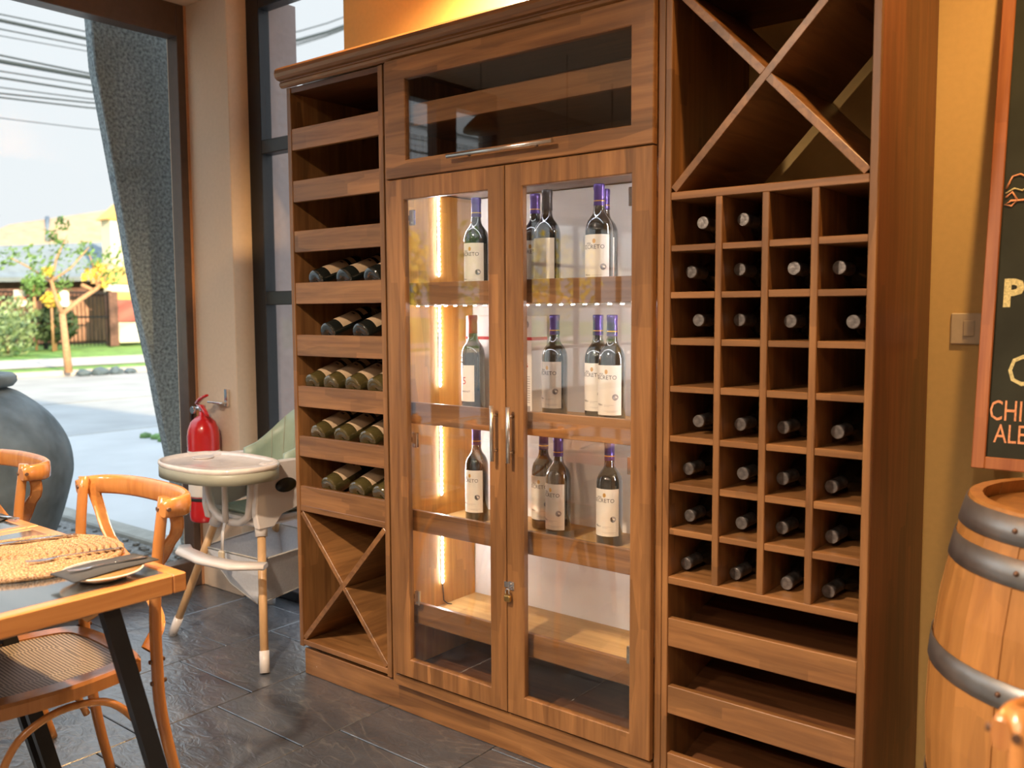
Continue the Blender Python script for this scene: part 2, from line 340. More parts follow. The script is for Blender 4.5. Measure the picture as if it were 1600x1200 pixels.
# window 1 : big pane on the street side
def window(name, frames, panes, fm, gm=None):
    w = link(name, None); w['kind'] = 'structure'
    for f in frames:
        g = G(); g.box(*f, .003); o = link('window_frame', g.done('window_frame', fm)); o.parent = w
    for p in panes:
        o = link('pane', G().box(*p, 0).done('pane', GLS)); o.parent = w
    return w
A, B = -1.335, -1.25
window('window_1', [(A, B, .352, .40, 0, ZC), (A, B, -2.28, .352, 2.585, ZC), (A, B, -2.28, .352, 0, .125), (A, B, -2.28, -2.10, .125, 2.585), (A, B, -2.68, -2.62, 0, ZC), (A, B, -2.62, -2.28, 2.585, ZC), (A, B, -2.62, -2.28, 0, .125)],
       [(-1.30, -1.292, -2.10, .352, .125, 2.585), (-1.30, -1.292, -2.62, -2.28, .125, 2.585)], FRAME)
single('window_bead', G().box(-1.262, -1.247, .388, .403, .0, ZC, .002), plain('bead_wood', (.42, .2, .09), .5), kind='structure')
struct('trim_1', G().box(-1.42, -1.26, -2.6, .40, ZC-.035, ZC-.001, .002), FRAME)
window('window_2', [(-.93, -.838, .50, .56, 0, ZC), (-.838, -.213, .50, .56, 2.66, ZC), (-.838, -.213, .50, .56, 2.024, 2.085), (-.838, -.213, .50, .56, 1.35, 1.411), (-.838, -.213, .50, .56, 0, .045)],
       [(-.838, -.213, .527, .533, 2.085, 2.66), (-.838, -.213, .527, .533, 1.411, 2.024), (-.838, -.213, .527, .533, .045, 1.35)], FRAMEB)
grid = [(A, B, -5.2, -5.15, .7, 2.0), (A, B, -3.05, -3.0, .7, 2.0), (A, B, -5.15, -3.05, 1.95, 2.0), (A, B, -5.15, -3.05, .7, .75)]+[(A+.02, B-.02, -5.15+.3*k-.012, -5.15+.3*k+.012, .75, 1.95) for k in range(1, 7)]+[(A+.02, B-.02, -5.15, -3.05, .75+.3*k-.012, .75+.3*k+.012) for k in range(1, 4)]
window('window_3', grid, [(-1.30, -1.294, -5.15, -3.05, .75, 1.95)], FRAME)

# ================================================================== WINE CABINET
D = YB-.004
def board(t, name, mat, *bx, bev=.0015, parent=None, label=None): return t.part(name, G().box(*bx, bev), mat, parent, label)
# ---- left rack
L = Thing('wine_rack', (.24, .2, .1), 'tall narrow wooden wine rack with tilted shelves, left of the glass cabinet', 'wine rack')
board(L, 'side_panel', WZ, 0, .019, 0, D, .105, 2.09); board(L, 'side_panel', WZ, .459, .480, 0, D, .105, 2.09)
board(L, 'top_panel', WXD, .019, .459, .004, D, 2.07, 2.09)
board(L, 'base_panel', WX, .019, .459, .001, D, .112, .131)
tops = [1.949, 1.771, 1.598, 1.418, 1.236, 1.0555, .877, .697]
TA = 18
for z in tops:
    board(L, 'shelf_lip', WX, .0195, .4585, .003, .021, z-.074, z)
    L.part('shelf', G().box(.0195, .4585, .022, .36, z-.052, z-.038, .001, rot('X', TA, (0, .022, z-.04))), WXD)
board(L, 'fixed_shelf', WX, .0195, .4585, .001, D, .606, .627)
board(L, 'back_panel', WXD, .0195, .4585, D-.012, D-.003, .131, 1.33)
def cross(t, x0, x1, z0, z1, y0, y1, th=.019):
    for k, (a, b) in enumerate((((x0, z0), (x1, z1)), ((x0, z1), (x1, z0)))):
        dx, dz = b[0]-a[0], b[1]-a[1]; l = math.hypot(dx, dz); nx, nz = -dz/l*th/2, dx/l*th/2
        segs = [(0, 1)] if k == 0 else [(0, .5-th/l*.5), (.5+th/l*.5, 1)]
        for s0, s1 in segs:
            e0 = s0 if s0 else .012; e1 = s1 if s1 < 1 else .988
            p = [(a[0]+dx*e0+nx, a[1]+dz*e0+nz), (a[0]+dx*e1+nx, a[1]+dz*e1+nz), (a[0]+dx*e1-nx, a[1]+dz*e1-nz), (a[0]+dx*e0-nx, a[1]+dz*e0-nz)]
            t.part('cross_board', G().prism(p, 1, y0, y1, .001), WY)
cross(L, .019, .459, .131, .606, .003, .41)
# ---- right rack
Rk = Thing('wine_rack', (1.75, .2, .1), 'wooden wine rack with pigeonholes and open X compartment, right of the glass cabinet', 'wine rack')
RX0, RX1 = 1.505, 1.983
board(Rk, 'side_panel', WZ, 1.488, RX0, 0, D, .0, 2.12); board(Rk, 'side_panel', WZ, RX1, 2.001, 0, .012, .0, 2.12); board(Rk, 'end_panel', WZR, RX1, 2.0012, .0122, D, .0, 2.12, label='reddish stained end panel')
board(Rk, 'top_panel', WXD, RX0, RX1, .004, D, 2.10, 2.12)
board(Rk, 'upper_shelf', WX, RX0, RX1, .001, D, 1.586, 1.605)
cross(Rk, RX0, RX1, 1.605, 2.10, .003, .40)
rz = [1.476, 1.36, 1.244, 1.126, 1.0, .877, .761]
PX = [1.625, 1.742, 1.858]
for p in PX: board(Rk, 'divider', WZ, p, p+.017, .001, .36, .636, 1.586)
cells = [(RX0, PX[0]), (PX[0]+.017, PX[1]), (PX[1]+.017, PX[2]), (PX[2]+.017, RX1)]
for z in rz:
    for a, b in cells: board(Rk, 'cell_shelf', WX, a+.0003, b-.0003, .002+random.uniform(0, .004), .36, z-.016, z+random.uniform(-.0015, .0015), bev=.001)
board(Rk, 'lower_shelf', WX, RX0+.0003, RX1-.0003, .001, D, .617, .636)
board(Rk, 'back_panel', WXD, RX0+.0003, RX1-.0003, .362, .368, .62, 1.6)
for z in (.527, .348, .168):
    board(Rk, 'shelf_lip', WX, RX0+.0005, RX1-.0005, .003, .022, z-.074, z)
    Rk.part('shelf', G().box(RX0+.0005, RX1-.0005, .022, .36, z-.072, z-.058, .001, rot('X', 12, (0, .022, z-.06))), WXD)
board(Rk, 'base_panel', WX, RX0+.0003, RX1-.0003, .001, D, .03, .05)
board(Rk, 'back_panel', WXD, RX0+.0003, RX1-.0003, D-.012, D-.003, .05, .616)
# ---- centre display cabinet
Cc = Thing('display_cabinet', (1.0, .2, .1), 'glass-doored wooden display cabinet lit from inside by light strips', 'cabinet')
board(Cc, 'side_panel', WZ, .487, .5055, .0, D, .10, 2.09); board(Cc, 'side_panel', WZ, 1.4665, 1.4865, .0, D, .0, 2.09)
board(Cc, 'side_lining', SIDEW, .506, .525, .024, .372, .14, 1.70, label='amber knotty wood lining of the side'); board(Cc, 'side_lining', SIDEW, 1.447, 1.466, .024, .372, .14, 1.70)
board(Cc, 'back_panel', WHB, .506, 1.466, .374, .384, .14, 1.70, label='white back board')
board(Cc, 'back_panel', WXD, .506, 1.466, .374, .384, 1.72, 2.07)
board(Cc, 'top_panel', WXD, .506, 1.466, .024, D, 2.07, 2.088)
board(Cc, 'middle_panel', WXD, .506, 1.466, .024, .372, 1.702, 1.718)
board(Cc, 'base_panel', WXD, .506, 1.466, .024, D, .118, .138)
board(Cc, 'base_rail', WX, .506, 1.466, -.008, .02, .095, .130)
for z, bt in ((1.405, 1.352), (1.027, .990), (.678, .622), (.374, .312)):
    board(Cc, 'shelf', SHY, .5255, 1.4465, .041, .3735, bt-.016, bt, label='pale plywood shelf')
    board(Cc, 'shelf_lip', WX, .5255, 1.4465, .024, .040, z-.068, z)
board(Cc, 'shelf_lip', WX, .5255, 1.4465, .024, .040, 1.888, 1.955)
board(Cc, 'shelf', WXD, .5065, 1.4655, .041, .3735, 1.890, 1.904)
def led(x, y0, z0, z1, nrm):
    s = Cc.part('light_strip', G().box(min(x, x+.002*nrm), max(x, x+.002*nrm), y0-.005, y0+.005, z0, z1, 0), LEDB, label='white LED light strip')
    g = G(); z = z0+.006
    while z < z1-.004:
        g.box(x+.0021*nrm if nrm > 0 else x-.0045, x+.0045 if nrm > 0 else x-.0021, y0-.003, y0+.003, z, z+.0075, 0); z += .0165
    Cc.part('light_chips', g, LEDM, s, kind='stuff')
for (a, b) in ((1.06, 1.335), (.69, .972), (.385, .604), (1.43, 1.69)):
    led(.5255, .20, a, b, 1); led(1.4465, .20, a, b, -1)
def ledx(y, z, x0, x1, down=True):
    s = Cc.part('light_strip', G().box(x0, x1, y-.005, y+.005, z-.002, z, 0), LEDB)
    g = G(); x = x0+.01
    while x < x1-.01: g.box(x, x+.0075, y-.003, y+.003, z-.0045, z-.0021, 0); x += .040
    Cc.part('light_chips', g, LEDT, s, kind='stuff')
ledx(.052, 1.3355, .56, 1.42); ledx(.06, 1.7015, .56, 1.42)
Cc.part('light_cable', G().tube([(.528, .20, .385), (.529, .202, .35), (.528, .205, .325), (.540, .21, .3155), (.556, .215, .316)], .0018, 6), DKPL)
def framed_door(name, x0, x1, z0, z1, gx0, gx1, gz0, gz1, label):
    y0, y1 = -.021, -.001
    g = G(); b = .0025; vs = []
    for (a0, a1, c0, c1, y) in ((x0, x1, z0, z1, y1), (x0, x1, z0, z1, y0+b), (x0+b, x1-b, z0+b, z1-b, y0), (gx0-b, gx1+b, gz0-b, gz1+b, y0), (gx0, gx1, gz0, gz1, y0+b), (gx0, gx1, gz0, gz1, y1)):
        vs += [(a0, y, c0), (a1, y, c0), (a1, y, c1), (a0, y, c1)]
    g._add(vs, [(j*4+i, j*4+(i+1) % 4, (j+1) % 6*4+(i+1) % 4, (j+1) % 6*4+i) for j in range(6) for i in range(4)])
    bmesh.ops.recalc_face_normals(g.bm, faces=g.bm.faces); d = Cc.part(name, g, WX if name == 'flap_door' else WZ, label=label)
    Cc.part('glass_pane', G().box(gx0-.003, gx1+.003, -.0105, -.0065, gz0-.003, gz1+.003, 0), CGL, d)
    return d
d1 = framed_door('door', .512, .9885, .140, 1.7225, .590, .928, .2, 1.659, 'left glass door'); d2 = framed_door('door', .9915, 1.4660, .140, 1.7225, 1.054, 1.404, .2, 1.659, 'right glass door')
d3 = framed_door('flap_door', .512, 1.4660, 1.7265, 2.087, .600, 1.401, 1.779, 2.022, 'wide low glass flap door at the top')
def handle(d, a, b, r=.006):
    v = Vector(b)-Vector(a); g = G().tube([a, b], r, 12)
    for t in (.18, .82):
        p = Vector(a)+v*t; g.tube([p, (p.x, -.020, p.z)], .0045, 8)
    Cc.part('handle', g, STEEL, d, 'brushed steel bar handle')
handle(d1, (.958, -.045, .885), (.958, -.045, 1.045)); handle(d2, (1.018, -.045, .885), (1.018, -.045, 1.045)); handle(d3, (.795, -.045, 1.765), (1.175, -.045, 1.765))
for z in (1.605, .91, .40):
    for x, s, d in ((.592, 1, d1), (1.402, -1, d2)):
        Cc.part('hinge', G().box(min(x-.002*s, x+.02*s), max(x-.002*s, x+.02*s), .0, .010, z-.024, z+.024, .002).box(min(x, x-.06*s), max(x, x-.06*s), .006, .018, z-.009, z+.009, .002).tube([(x+.008*s, .0, z-.016), (x+.008*s, -.003, z-.016)], .004, 8), CHROME, d)
Cc.part('hasp', G().box(.983, .999, -.024, -.0212, .515, .533, .001).box(.999, 1.020, -.024, -.0212, .510, .536, .002).ball((1.010, -.025, .529), .004, 1), CHROME, d2)
pl = Thing('padlock', (1.0, -.03, .48), 'small brass padlock hanging where the two glass doors meet', 'padlock')
pl.part('lock_body', G().box(.993, 1.015, -.040, -.028, .478, .497, .003), BRASS); pl.part('shackle', G().tube([(.998, -.034, .497), (.998, -.034, .510)]+[(1.004-.006*cos(a), -.034, .510+.006*sin(a)) for a in (.8, pi/2, 2.3)]+[(1.010, -.034, .510), (1.010, -.034, .497)], .0022, 8), CHROME)
# ---- crown and plinth
prof = [(.0, 2.0905), (-.008, 2.0905), (-.014, 2.096), (-.016, 2.104), (-.012, 2.110), (-.014, 2.113), (-.026, 2.115), (-.034, 2.122), (-.037, 2.134), (-.035, 2.146), (-.028, 2.154), (.0, 2.156), (.44, 2.156), (.44, 2.12), (.0, 2.12)]
cr = Thing('crown_moulding', (1, .1, 2.1), 'rounded wooden crown moulding along the top of the wine cabinets', 'moulding')
cr.part('front_moulding', G().prism([p for p in prof if p[0] < .001 and p[1] != 2.12], 0, -.018, 1.4875, 0), WX); cr.part('top_board', G().box(-.018, 1.4875, .001, .44, 2.1215, 2.156, .002), WX)
pt = Thing('plinth', (1, .1, 0), 'wooden plinth on the floor under the left rack and glass cabinet', 'plinth')
pt.part('kickboard', G().box(.012, 1.4655, .012, .032, 0, .0945, .002), WX, label='long front kickboard with a knot'); pt.part('end_board', G().box(.012, .03, .033, D, 0, .0945, .002), WY)

# ================================================================== BOTTLES
def arc_patch(g, r, z0, z1, a0, a1, n=16):   # a: angle from -Y, + toward +X
    g.lathe([(r, z0), (r, z1)], n, a0=-pi/2+radians(a0), a1=-pi/2+radians(a1)); return g
def wrap(me, r, zc, adeg=0):                  # flat text -> around the bottle
    for v in me.vertices:
        x, y, z = v.co; a = -pi/2+radians(adeg)+x/r; rr = r+.0003+max(0, z)*.2; v.co = (rr*cos(a), rr*sin(a), zc+y)
    return me
BP = [(.0, .006), (.012, .003), (.031, .0), (.0375, .002), (.0392, .008), (.0392, .180), (.0388, .189), (.0368, .200), (.0325, .211), (.0265, .2195), (.0205, .227), (.0170, .235), (.0152, .246), (.0146, .262), (.0142, .300), (.0142, .306)]
CP = [(.0154, .253), (.0158, .2535), (.0153, .266), (.0148, .2955), (.0158, .297), (.0160, .309), (.0150, .3125), (.0, .3128)]
tSEC = text_mesh('SECRETO', .0165); tVIN = text_mesh('VIÑA', .0075); tMAL = text_mesh('Malbec', .0075); t5 = text_mesh('5', .034); tREM = text_mesh('CABERNET', .008); tR2 = text_mesh('5', .012)
def bottle(label, cap, bg=DKGL, lab='white', name='wine_bottle', group=None):
    t = Thing(name, (0, 0, 0), label, 'bottle', group)
    t.part('glass_body', G().lathe(BP, 28), bg, local=True); t.part('capsule', G().lathe(CP[:-1], 24).lathe([(.0150, .3125), (.0, .3127)], 24, smooth=False), cap, local=True)
    if lab == 'white':
        t.part('gold_band', G().lathe([(.0156, .2645), (.0157, .266), (.0155, .2675)], 24), GOLD, local=True)
        l = t.part('paper_label', arc_patch(G(), .0394, .032, .172, -78, 74), PAPER, local=True)
        g = G(); n = 12; pts = []
        for i in range(n): pts.append((.0048*cos(2*pi*i/n), .0066*sin(2*pi*i/n)))
        g._add([(x, y, 0) for x, y in pts], [tuple(range(n))]); me = g.done('emblem', GOLD); wrap(me, .0394, .154, 8); t.part('emblem', me, GOLD, l)
        for tm_, z, a, mt in ((tSEC, .1325, 2, INK), (tVIN, .145, -18, INK), (tMAL, .059, -24, INK)):
            me = tm_.copy(); wrap(me, .0394, z, a); me.materials.clear(); me.materials.append(mt); t.part('lettering', me, mt, l)
        g = G(); 
        for z, a0, a1 in ((.0605, -2, 40), (.057, -2, 22), (.044, -2, 58), (.041, 10, 50)): arc_patch(g, .0397, z-.0003, z+.0003, a0, a1, 8)
        t.part('fine_print', g, GREYI, l)
        g = G(); g.lathe([(.0088, 0), (.0091, 0)], 20); me = g.done('seal', GREYI)
        for v in me.vertices: v.co = (v.co.x, v.co.y, 0)
        wrap(me, .0394, .083, 46); me.materials.clear(); me.materials.append(GREYI); t.part('seal', me, GREYI, l)
    elif lab == 'five':
        l = t.part('paper_label', arc_patch(G(), .0394, .032, .150, -62, 40), PAPER, local=True)
        for tm_, z, a, mt in ((t5, .088, -12, REDI), (tREM, .062, -8, INK)):
            me = tm_.copy(); wrap(me, .0394, z, a); me.materials.clear(); me.materials.append(mt); t.part('lettering', me, mt, l)
        g = G(); g.lathe([(.0, 0), (.006, 0)], 12); me = g.done('emblem', GREYI); wrap_ = [setattr(v, 'co', (v.co.x, v.co.y, 0)) for v in me.vertices]; wrap(me, .0394, .148, -22); t.part('emblem', me, GREYI, l)
    elif lab == 'plain':
        t.part('paper_label', arc_patch(G(), .0394, .032, .172, -78, 74), PAPER, local=True)
    elif lab == 'tan':
        l = t.part('paper_label', arc_patch(G(), .0394, .045, .135, -72, 72), TANP, local=True)
        g = G(); arc_patch(g, .0397, .118, .126, 12, 34, 4); 
        for z in (.072, .078, .086, .094, .1): arc_patch(g, .0397, z, z+.001, -24, 14, 5)
        t.part('lettering', g, INK, l)
        t.part('neck_label', arc_patch(G(), .0394, .150, .172, -60, 60), TANP, local=True)
    return t
def place(o, x, y, z, rx=0, rz=0): o.location = (x, y, z); o.rotation_euler = (rx, 0, rz)
bP = bottle('purple-capped bottle, lowest stocked shelf, alone behind the left door', PURP); place(bP.o, .665, .225, .6225, 0, radians(-4))
def pb(x, y, z, lab, a): c = dup(bP.o, lab, 'purple-capped bottles in the display cabinet'); place(c, x, y, z, 0, radians(a)); return c
bP.o['group'] = 'purple-capped bottles in the display cabinet'
pb(.905, .275, .6225, 'purple-capped bottle half hidden behind another on lowest stocked shelf, right door', 4)
pb(1.020, .195, .6225, 'purple-capped bottle in front of a half hidden one, lowest stocked shelf', -10)
pb(1.185, .225, .6225, 'purple-capped bottle standing alone right of the pair, lowest stocked shelf', 2)
pb(1.332, .225, .6225, 'bottle cut off by the right door stile, lowest stocked shelf', 2)
pb(1.000, .205, .9905, 'purple-capped bottle beside the white carton, middle shelf', -8)
pb(1.150, .215, .9905, 'purple-capped bottle partly behind its right neighbour, middle shelf', -2)
pb(1.240, .150, .9905, 'purple-capped bottle at the right end of the middle shelf', 0)
pb(.755, .130, 1.3525, 'purple-capped bottle behind the left door, top lit shelf', 0)
pb(.842, .150, 1.3525, 'bottle mostly hidden by the left door stile, top lit shelf', 0)
pb(.950, .175, 1.3525, 'purple-capped bottle left of the black-capped one, top lit shelf', 6)
pb(1.212, .125, 1.3525, 'purple-capped bottle in front at the right of the top lit shelf', 4)
pb(1.165, .225, 1.3525, 'purple-capped bottle hidden behind the rightmost one, top lit shelf', 4)
bB = bottle('black-capped bottle with a blank white label, top lit shelf', BLKC, lab='plain'); place(bB.o, 1.032, .125, 1.3525, 0, radians(-6))
bR = bottle('red-capped bottle with a red number 5 in front of the white carton', REDC, lab='five'); place(bR.o, .662, .215, .9905, 0, radians(6))
bx = Thing('wine_carton', (.73, .3, .9905), 'white wine carton with a red band behind the red-capped bottle', 'box')
bx.part('carton', G().box(.590, .868, .262, .345, .9905, 1.300, .001), WHB)
bx.part('red_band', G().box(.5895, .8685, .2612, .3455, 1.222, 1.232, 0), REDI)
me = tR2.copy(); me.materials.append(REDI); o = bx.part('number', me, REDI, label='red number 5'); me.transform(Matrix.Translation(Vector((.850, .2610, 1.135))-bx.loc) @ Matrix.Rotation(pi/2, 4, 'X') @ Matrix.Scale(1.6, 4))
g = G()
for k in range(12): g.box(.835, .861, .2608, .2615, 1.105-k*.0075, 1.107-k*.0075, 0)
g.box(.832, .844, .2608, .2615, .995, 1.012, 0).box(.849, .862, .2608, .2615, .995, 1.012, 0); bx.part('small_print', g, GREYI)
bx.part('logo', G().lathe([(0, 0), (.013, 0), (.013, .0006), (0, .0006)], 16, M=Matrix.Translation((.845, .2618, 1.272)) @ Matrix.Rotation(pi/2, 4, 'X')), GREYI)
# lying bottles in the left rack
rows = [(1.418, 'dark', [.108, .256, .394], 'fourth'), (1.236, 'dark', [.167, .335], 'fifth'), (1.0555, 'olive', [.075, .178, .290, .400], 'sixth'), (.877, 'olive', [.100, .228, .358], 'seventh'), (.697, 'olive', [.152, .300, .415], 'eighth')]
proto = {}
NUM = ['leftmost', 'second from left', 'third from left', 'fourth from left']
for z, kind, xx, rn in rows:
    for i, x in enumerate(xx):
        lab = '%s bottle, tan label, lying %s on the %s shelf of left rack' % ('dark glass' if kind == 'dark' else 'olive glass', NUM[i] if i < len(xx)-1 else 'rightmost', rn)
        if kind not in proto:
            t = bottle(lab, BLKC if kind == 'dark' else BRASS, DKGL if kind == 'dark' else OLGL, 'tan'); proto[kind] = t.o; o = t.o
        else: o = dup(proto[kind], lab)
        o['group'] = 'bottles lying on the left rack shelves'
        a = radians(TA); y = .032; base = Vector((x, y, z-.0375+(y-.022)*math.tan(a)))+Vector((0, -sin(a), cos(a)))*.0396
        o.location = base; o.rotation_euler = (-(pi/2-a), 0, random.uniform(-.03, .03)); o['label'] = lab
# pigeonhole bottles
caps = [[(1.541, 1.536), (1.65, 1.537)], [(1.51, 1.413), (1.64, 1.415), (1.781, 1.413), (1.888, 1.411)], [(1.532, 1.289), (1.644, 1.29), (1.774, 1.287), (1.923, 1.286)], [], [(1.535, 1.028), (1.65, 1.028), (1.756, 1.029), (1.893, 1.028)], [(1.507, .9), (1.659, .904), (1.762, .903), (1.881, .897)], [(1.512, .776), (1.657, .777), (1.763, .781), (1.885, .777)], [(1.484, .646), (1.628, .643), (1.777, .644), (1.861, .639)]]
fl = rz+[.636]; CAMP = Vector((2.6102, -2.0086, 1.3133)); ORD = ['top', 'second', 'third', 'fourth', 'fifth', 'sixth', 'seventh', 'bottom']
pg = None
for r, row in enumerate(caps):
    for x, z in row:
        p = Vector((x, .1, z)); t = (.062-CAMP.y)/(p.y-CAMP.y); q = CAMP+(p-CAMP)*t; f = fl[r]
        ci = min(range(4), key=lambda k: abs(sum(cells[k])/2-q.x)); a, b = cells[ci]
        q.x = min(max(q.x, a+.018), b-.018); q.z = max(q.z, f+.020)
        rear = Vector((min(max(q.x+.1*(((a+b)/2)-q.x), a+.042), b-.042), q.y+.29, f+.0405)); rear.y = min(rear.y, .355)
        pass
        d = (q-rear).normalized(); base = q-d*.3128
        lab = 'wine bottle lying neck outwards in the %s pigeonhole row, %s column' % (ORD[r], ['first', 'second', 'third', 'fourth'][ci])
        if pg is None: tb = bottle(lab, GRYC, lab='none'); pg = tb.o; o = pg
        else: o = dup(pg, lab)
        o['group'] = 'bottles in the pigeonholes'; o['label'] = lab
        o.location = base; o.rotation_euler = d.to_track_quat('Z', 'Y').to_euler()

# ================================================================== CHALKBOARD, SWITCH, BARREL
bq = Thing('chalkboard', (2.153, .24, .952), 'wood-framed chalkboard menu leaning on the wall above the barrel', 'chalkboard')
tilt = math.atan2(.19, 1.313); bq.o.rotation_euler = (-tilt, 0, 0)   # local: x right, z up the board, -y out
BW, BH, FW = .80, 1.30, .028
bq.part('board_panel', G().box(.01, BW-.01, -.004, .004, .01, BH-.01, 0), BOARDM, local=True)
for bxx in ((0, FW, -.012, .010, 0, BH), (BW-FW, BW, -.012, .010, 0, BH), (FW, BW-FW, -.012, .010, 0, FW), (FW, BW-FW, -.012, .010, BH-FW, BH)): bq.part('frame_board', G().box(*bxx, .002), CBF, local=True)
def chalk(txt, x, z, size, mat, sx=1, bold=0):
    me = text_mesh(txt, size, .0004, 'LEFT', bold); me.transform(Matrix.Translation((x, -.0046, z)) @ Matrix.Rotation(pi/2, 4, 'X') @ Matrix.Diagonal((sx, 1, 1, 1)))
    me.materials.clear(); me.materials.append(mat); bq.part('lettering', me, mat, local=True)
chalk('P', .040, .372, .085, CHALKY, .95, .0035); chalk('C', .058, .192, .100, CHALKY, .75); chalk('CHIRI', .028, .112, .066, CHALKO, .62); chalk('ALEG', .041, .062, .060, CHALKO, .66)
g = G()
g.tube([(.040, -.006, .655), (.033, -.006, .640), (.045, -.006, .668), (.060, -.006, .672), (.074, -.006, .664)], .0022, 6); g.tube([(.034, -.006, .620), (.046, -.006, .632), (.058, -.006, .612), (.046, -.006, .600), (.033, -.006, .604), (.044, -.006, .612), (.080, -.006, .612)], .0025, 6)
bq.part('flourish', g, CHALKO, local=True); bq.part('flourish', G().tube([(.033, -.006, .63), (.05, -.006, .64), (.066, -.006, .634), (.09, -.006, .646)], .0018, 6), CHALKY, local=True)
sw = Thing('light_switch', (2.11, .44, 1.26), 'ivory double light switch on the wall beside the chalkboard', 'switch')
sw.part('cover_plate', G().box(2.052, 2.172, .441, .4495, 1.226, 1.304, .003), IVORY)
for x in (2.082, 2.128): sw.part('rocker', G().box(x, x+.026, .436, .4415, 1.246, 1.286, .002), IVORY)
BC = (2.465, .07)
br = Thing('wine_barrel', (BC[0], BC[1], 0), 'old oak wine barrel with grey metal hoops below the chalkboard', 'barrel')
def brad(z): t = (z-.47)/.47; return .345-.070*t*t
NS = 22; zs = [.0, .06, .12, .22, .35, .47, .59, .72, .82, .88, .94]
sm = []
for v in range(3):
    g = G(); a = 2*pi/NS*(.995 if v else .992)
    vs = []; 
    for z in zs:
        R = brad(z)-.001*v
        for rr in (R, R-.024):
            for k in (0, .5, 1): vs.append((rr*cos(a*(k-.5)), rr*sin(a*(k-.5)), z))
    fs = []
    for i in range(len(zs)-1):
        o0, o1 = i*6, i*6+6
        for k in range(2): fs += [(o0+k, o0+k+1, o1+k+1, o1+k), (o0+3+k+1, o0+3+k, o1+3+k, o1+3+k+1)]
        fs += [(o0+2, o0+5, o1+5, o1+2), (o0+3, o0, o1, o1+3)]
    fs += [(0, 3, 4, 5, 2, 1), tuple(len(vs)-6+k for k in (0, 1, 2, 5, 4, 3))]
    g._add(vs, fs); sm.append(g.done('stave', BRW))
for i in range(NS):
    o = link('stave', sm[random.randrange(3)]); o.parent = br.o; o.rotation_euler = (0, 0, 2*pi*i/NS+.06)
br.part('barrel_head', G().lathe([(0, .895), (.255, .895), (.255, .912), (0, .912)], 36), BRW, local=True); br.part('barrel_head', G().lathe([(0, .02), (.255, .02), (.255, .04), (0, .04)], 36), BRW, local=True)
for z0, z1 in ((.884, .934), (.812, .862), (.594, .644), (.296, .346), (.078, .128), (.006, .056)):
    h = br.part('hoop', G().lathe([(brad(z0)+.0012, z0), (brad(z0)+.0035, z0), (brad((z0+z1)/2)+.0035, (z0+z1)/2), (brad(z1)+.0035, z1), (brad(z1)+.0012, z1), (brad((z0+z1)/2)+.0012, (z0+z1)/2), (brad(z0)+.0012, z0)], 48), HOOP, local=True)
    for a in ((-118, -108) if z0 < .85 else (-122,)):
        rr = brad((z0+z1)/2)+.004; br.part('rivet', G().ball((rr*cos(radians(a)), rr*sin(radians(a)), (z0+z1)/2), .006, 1), RIVET, h, local=True)

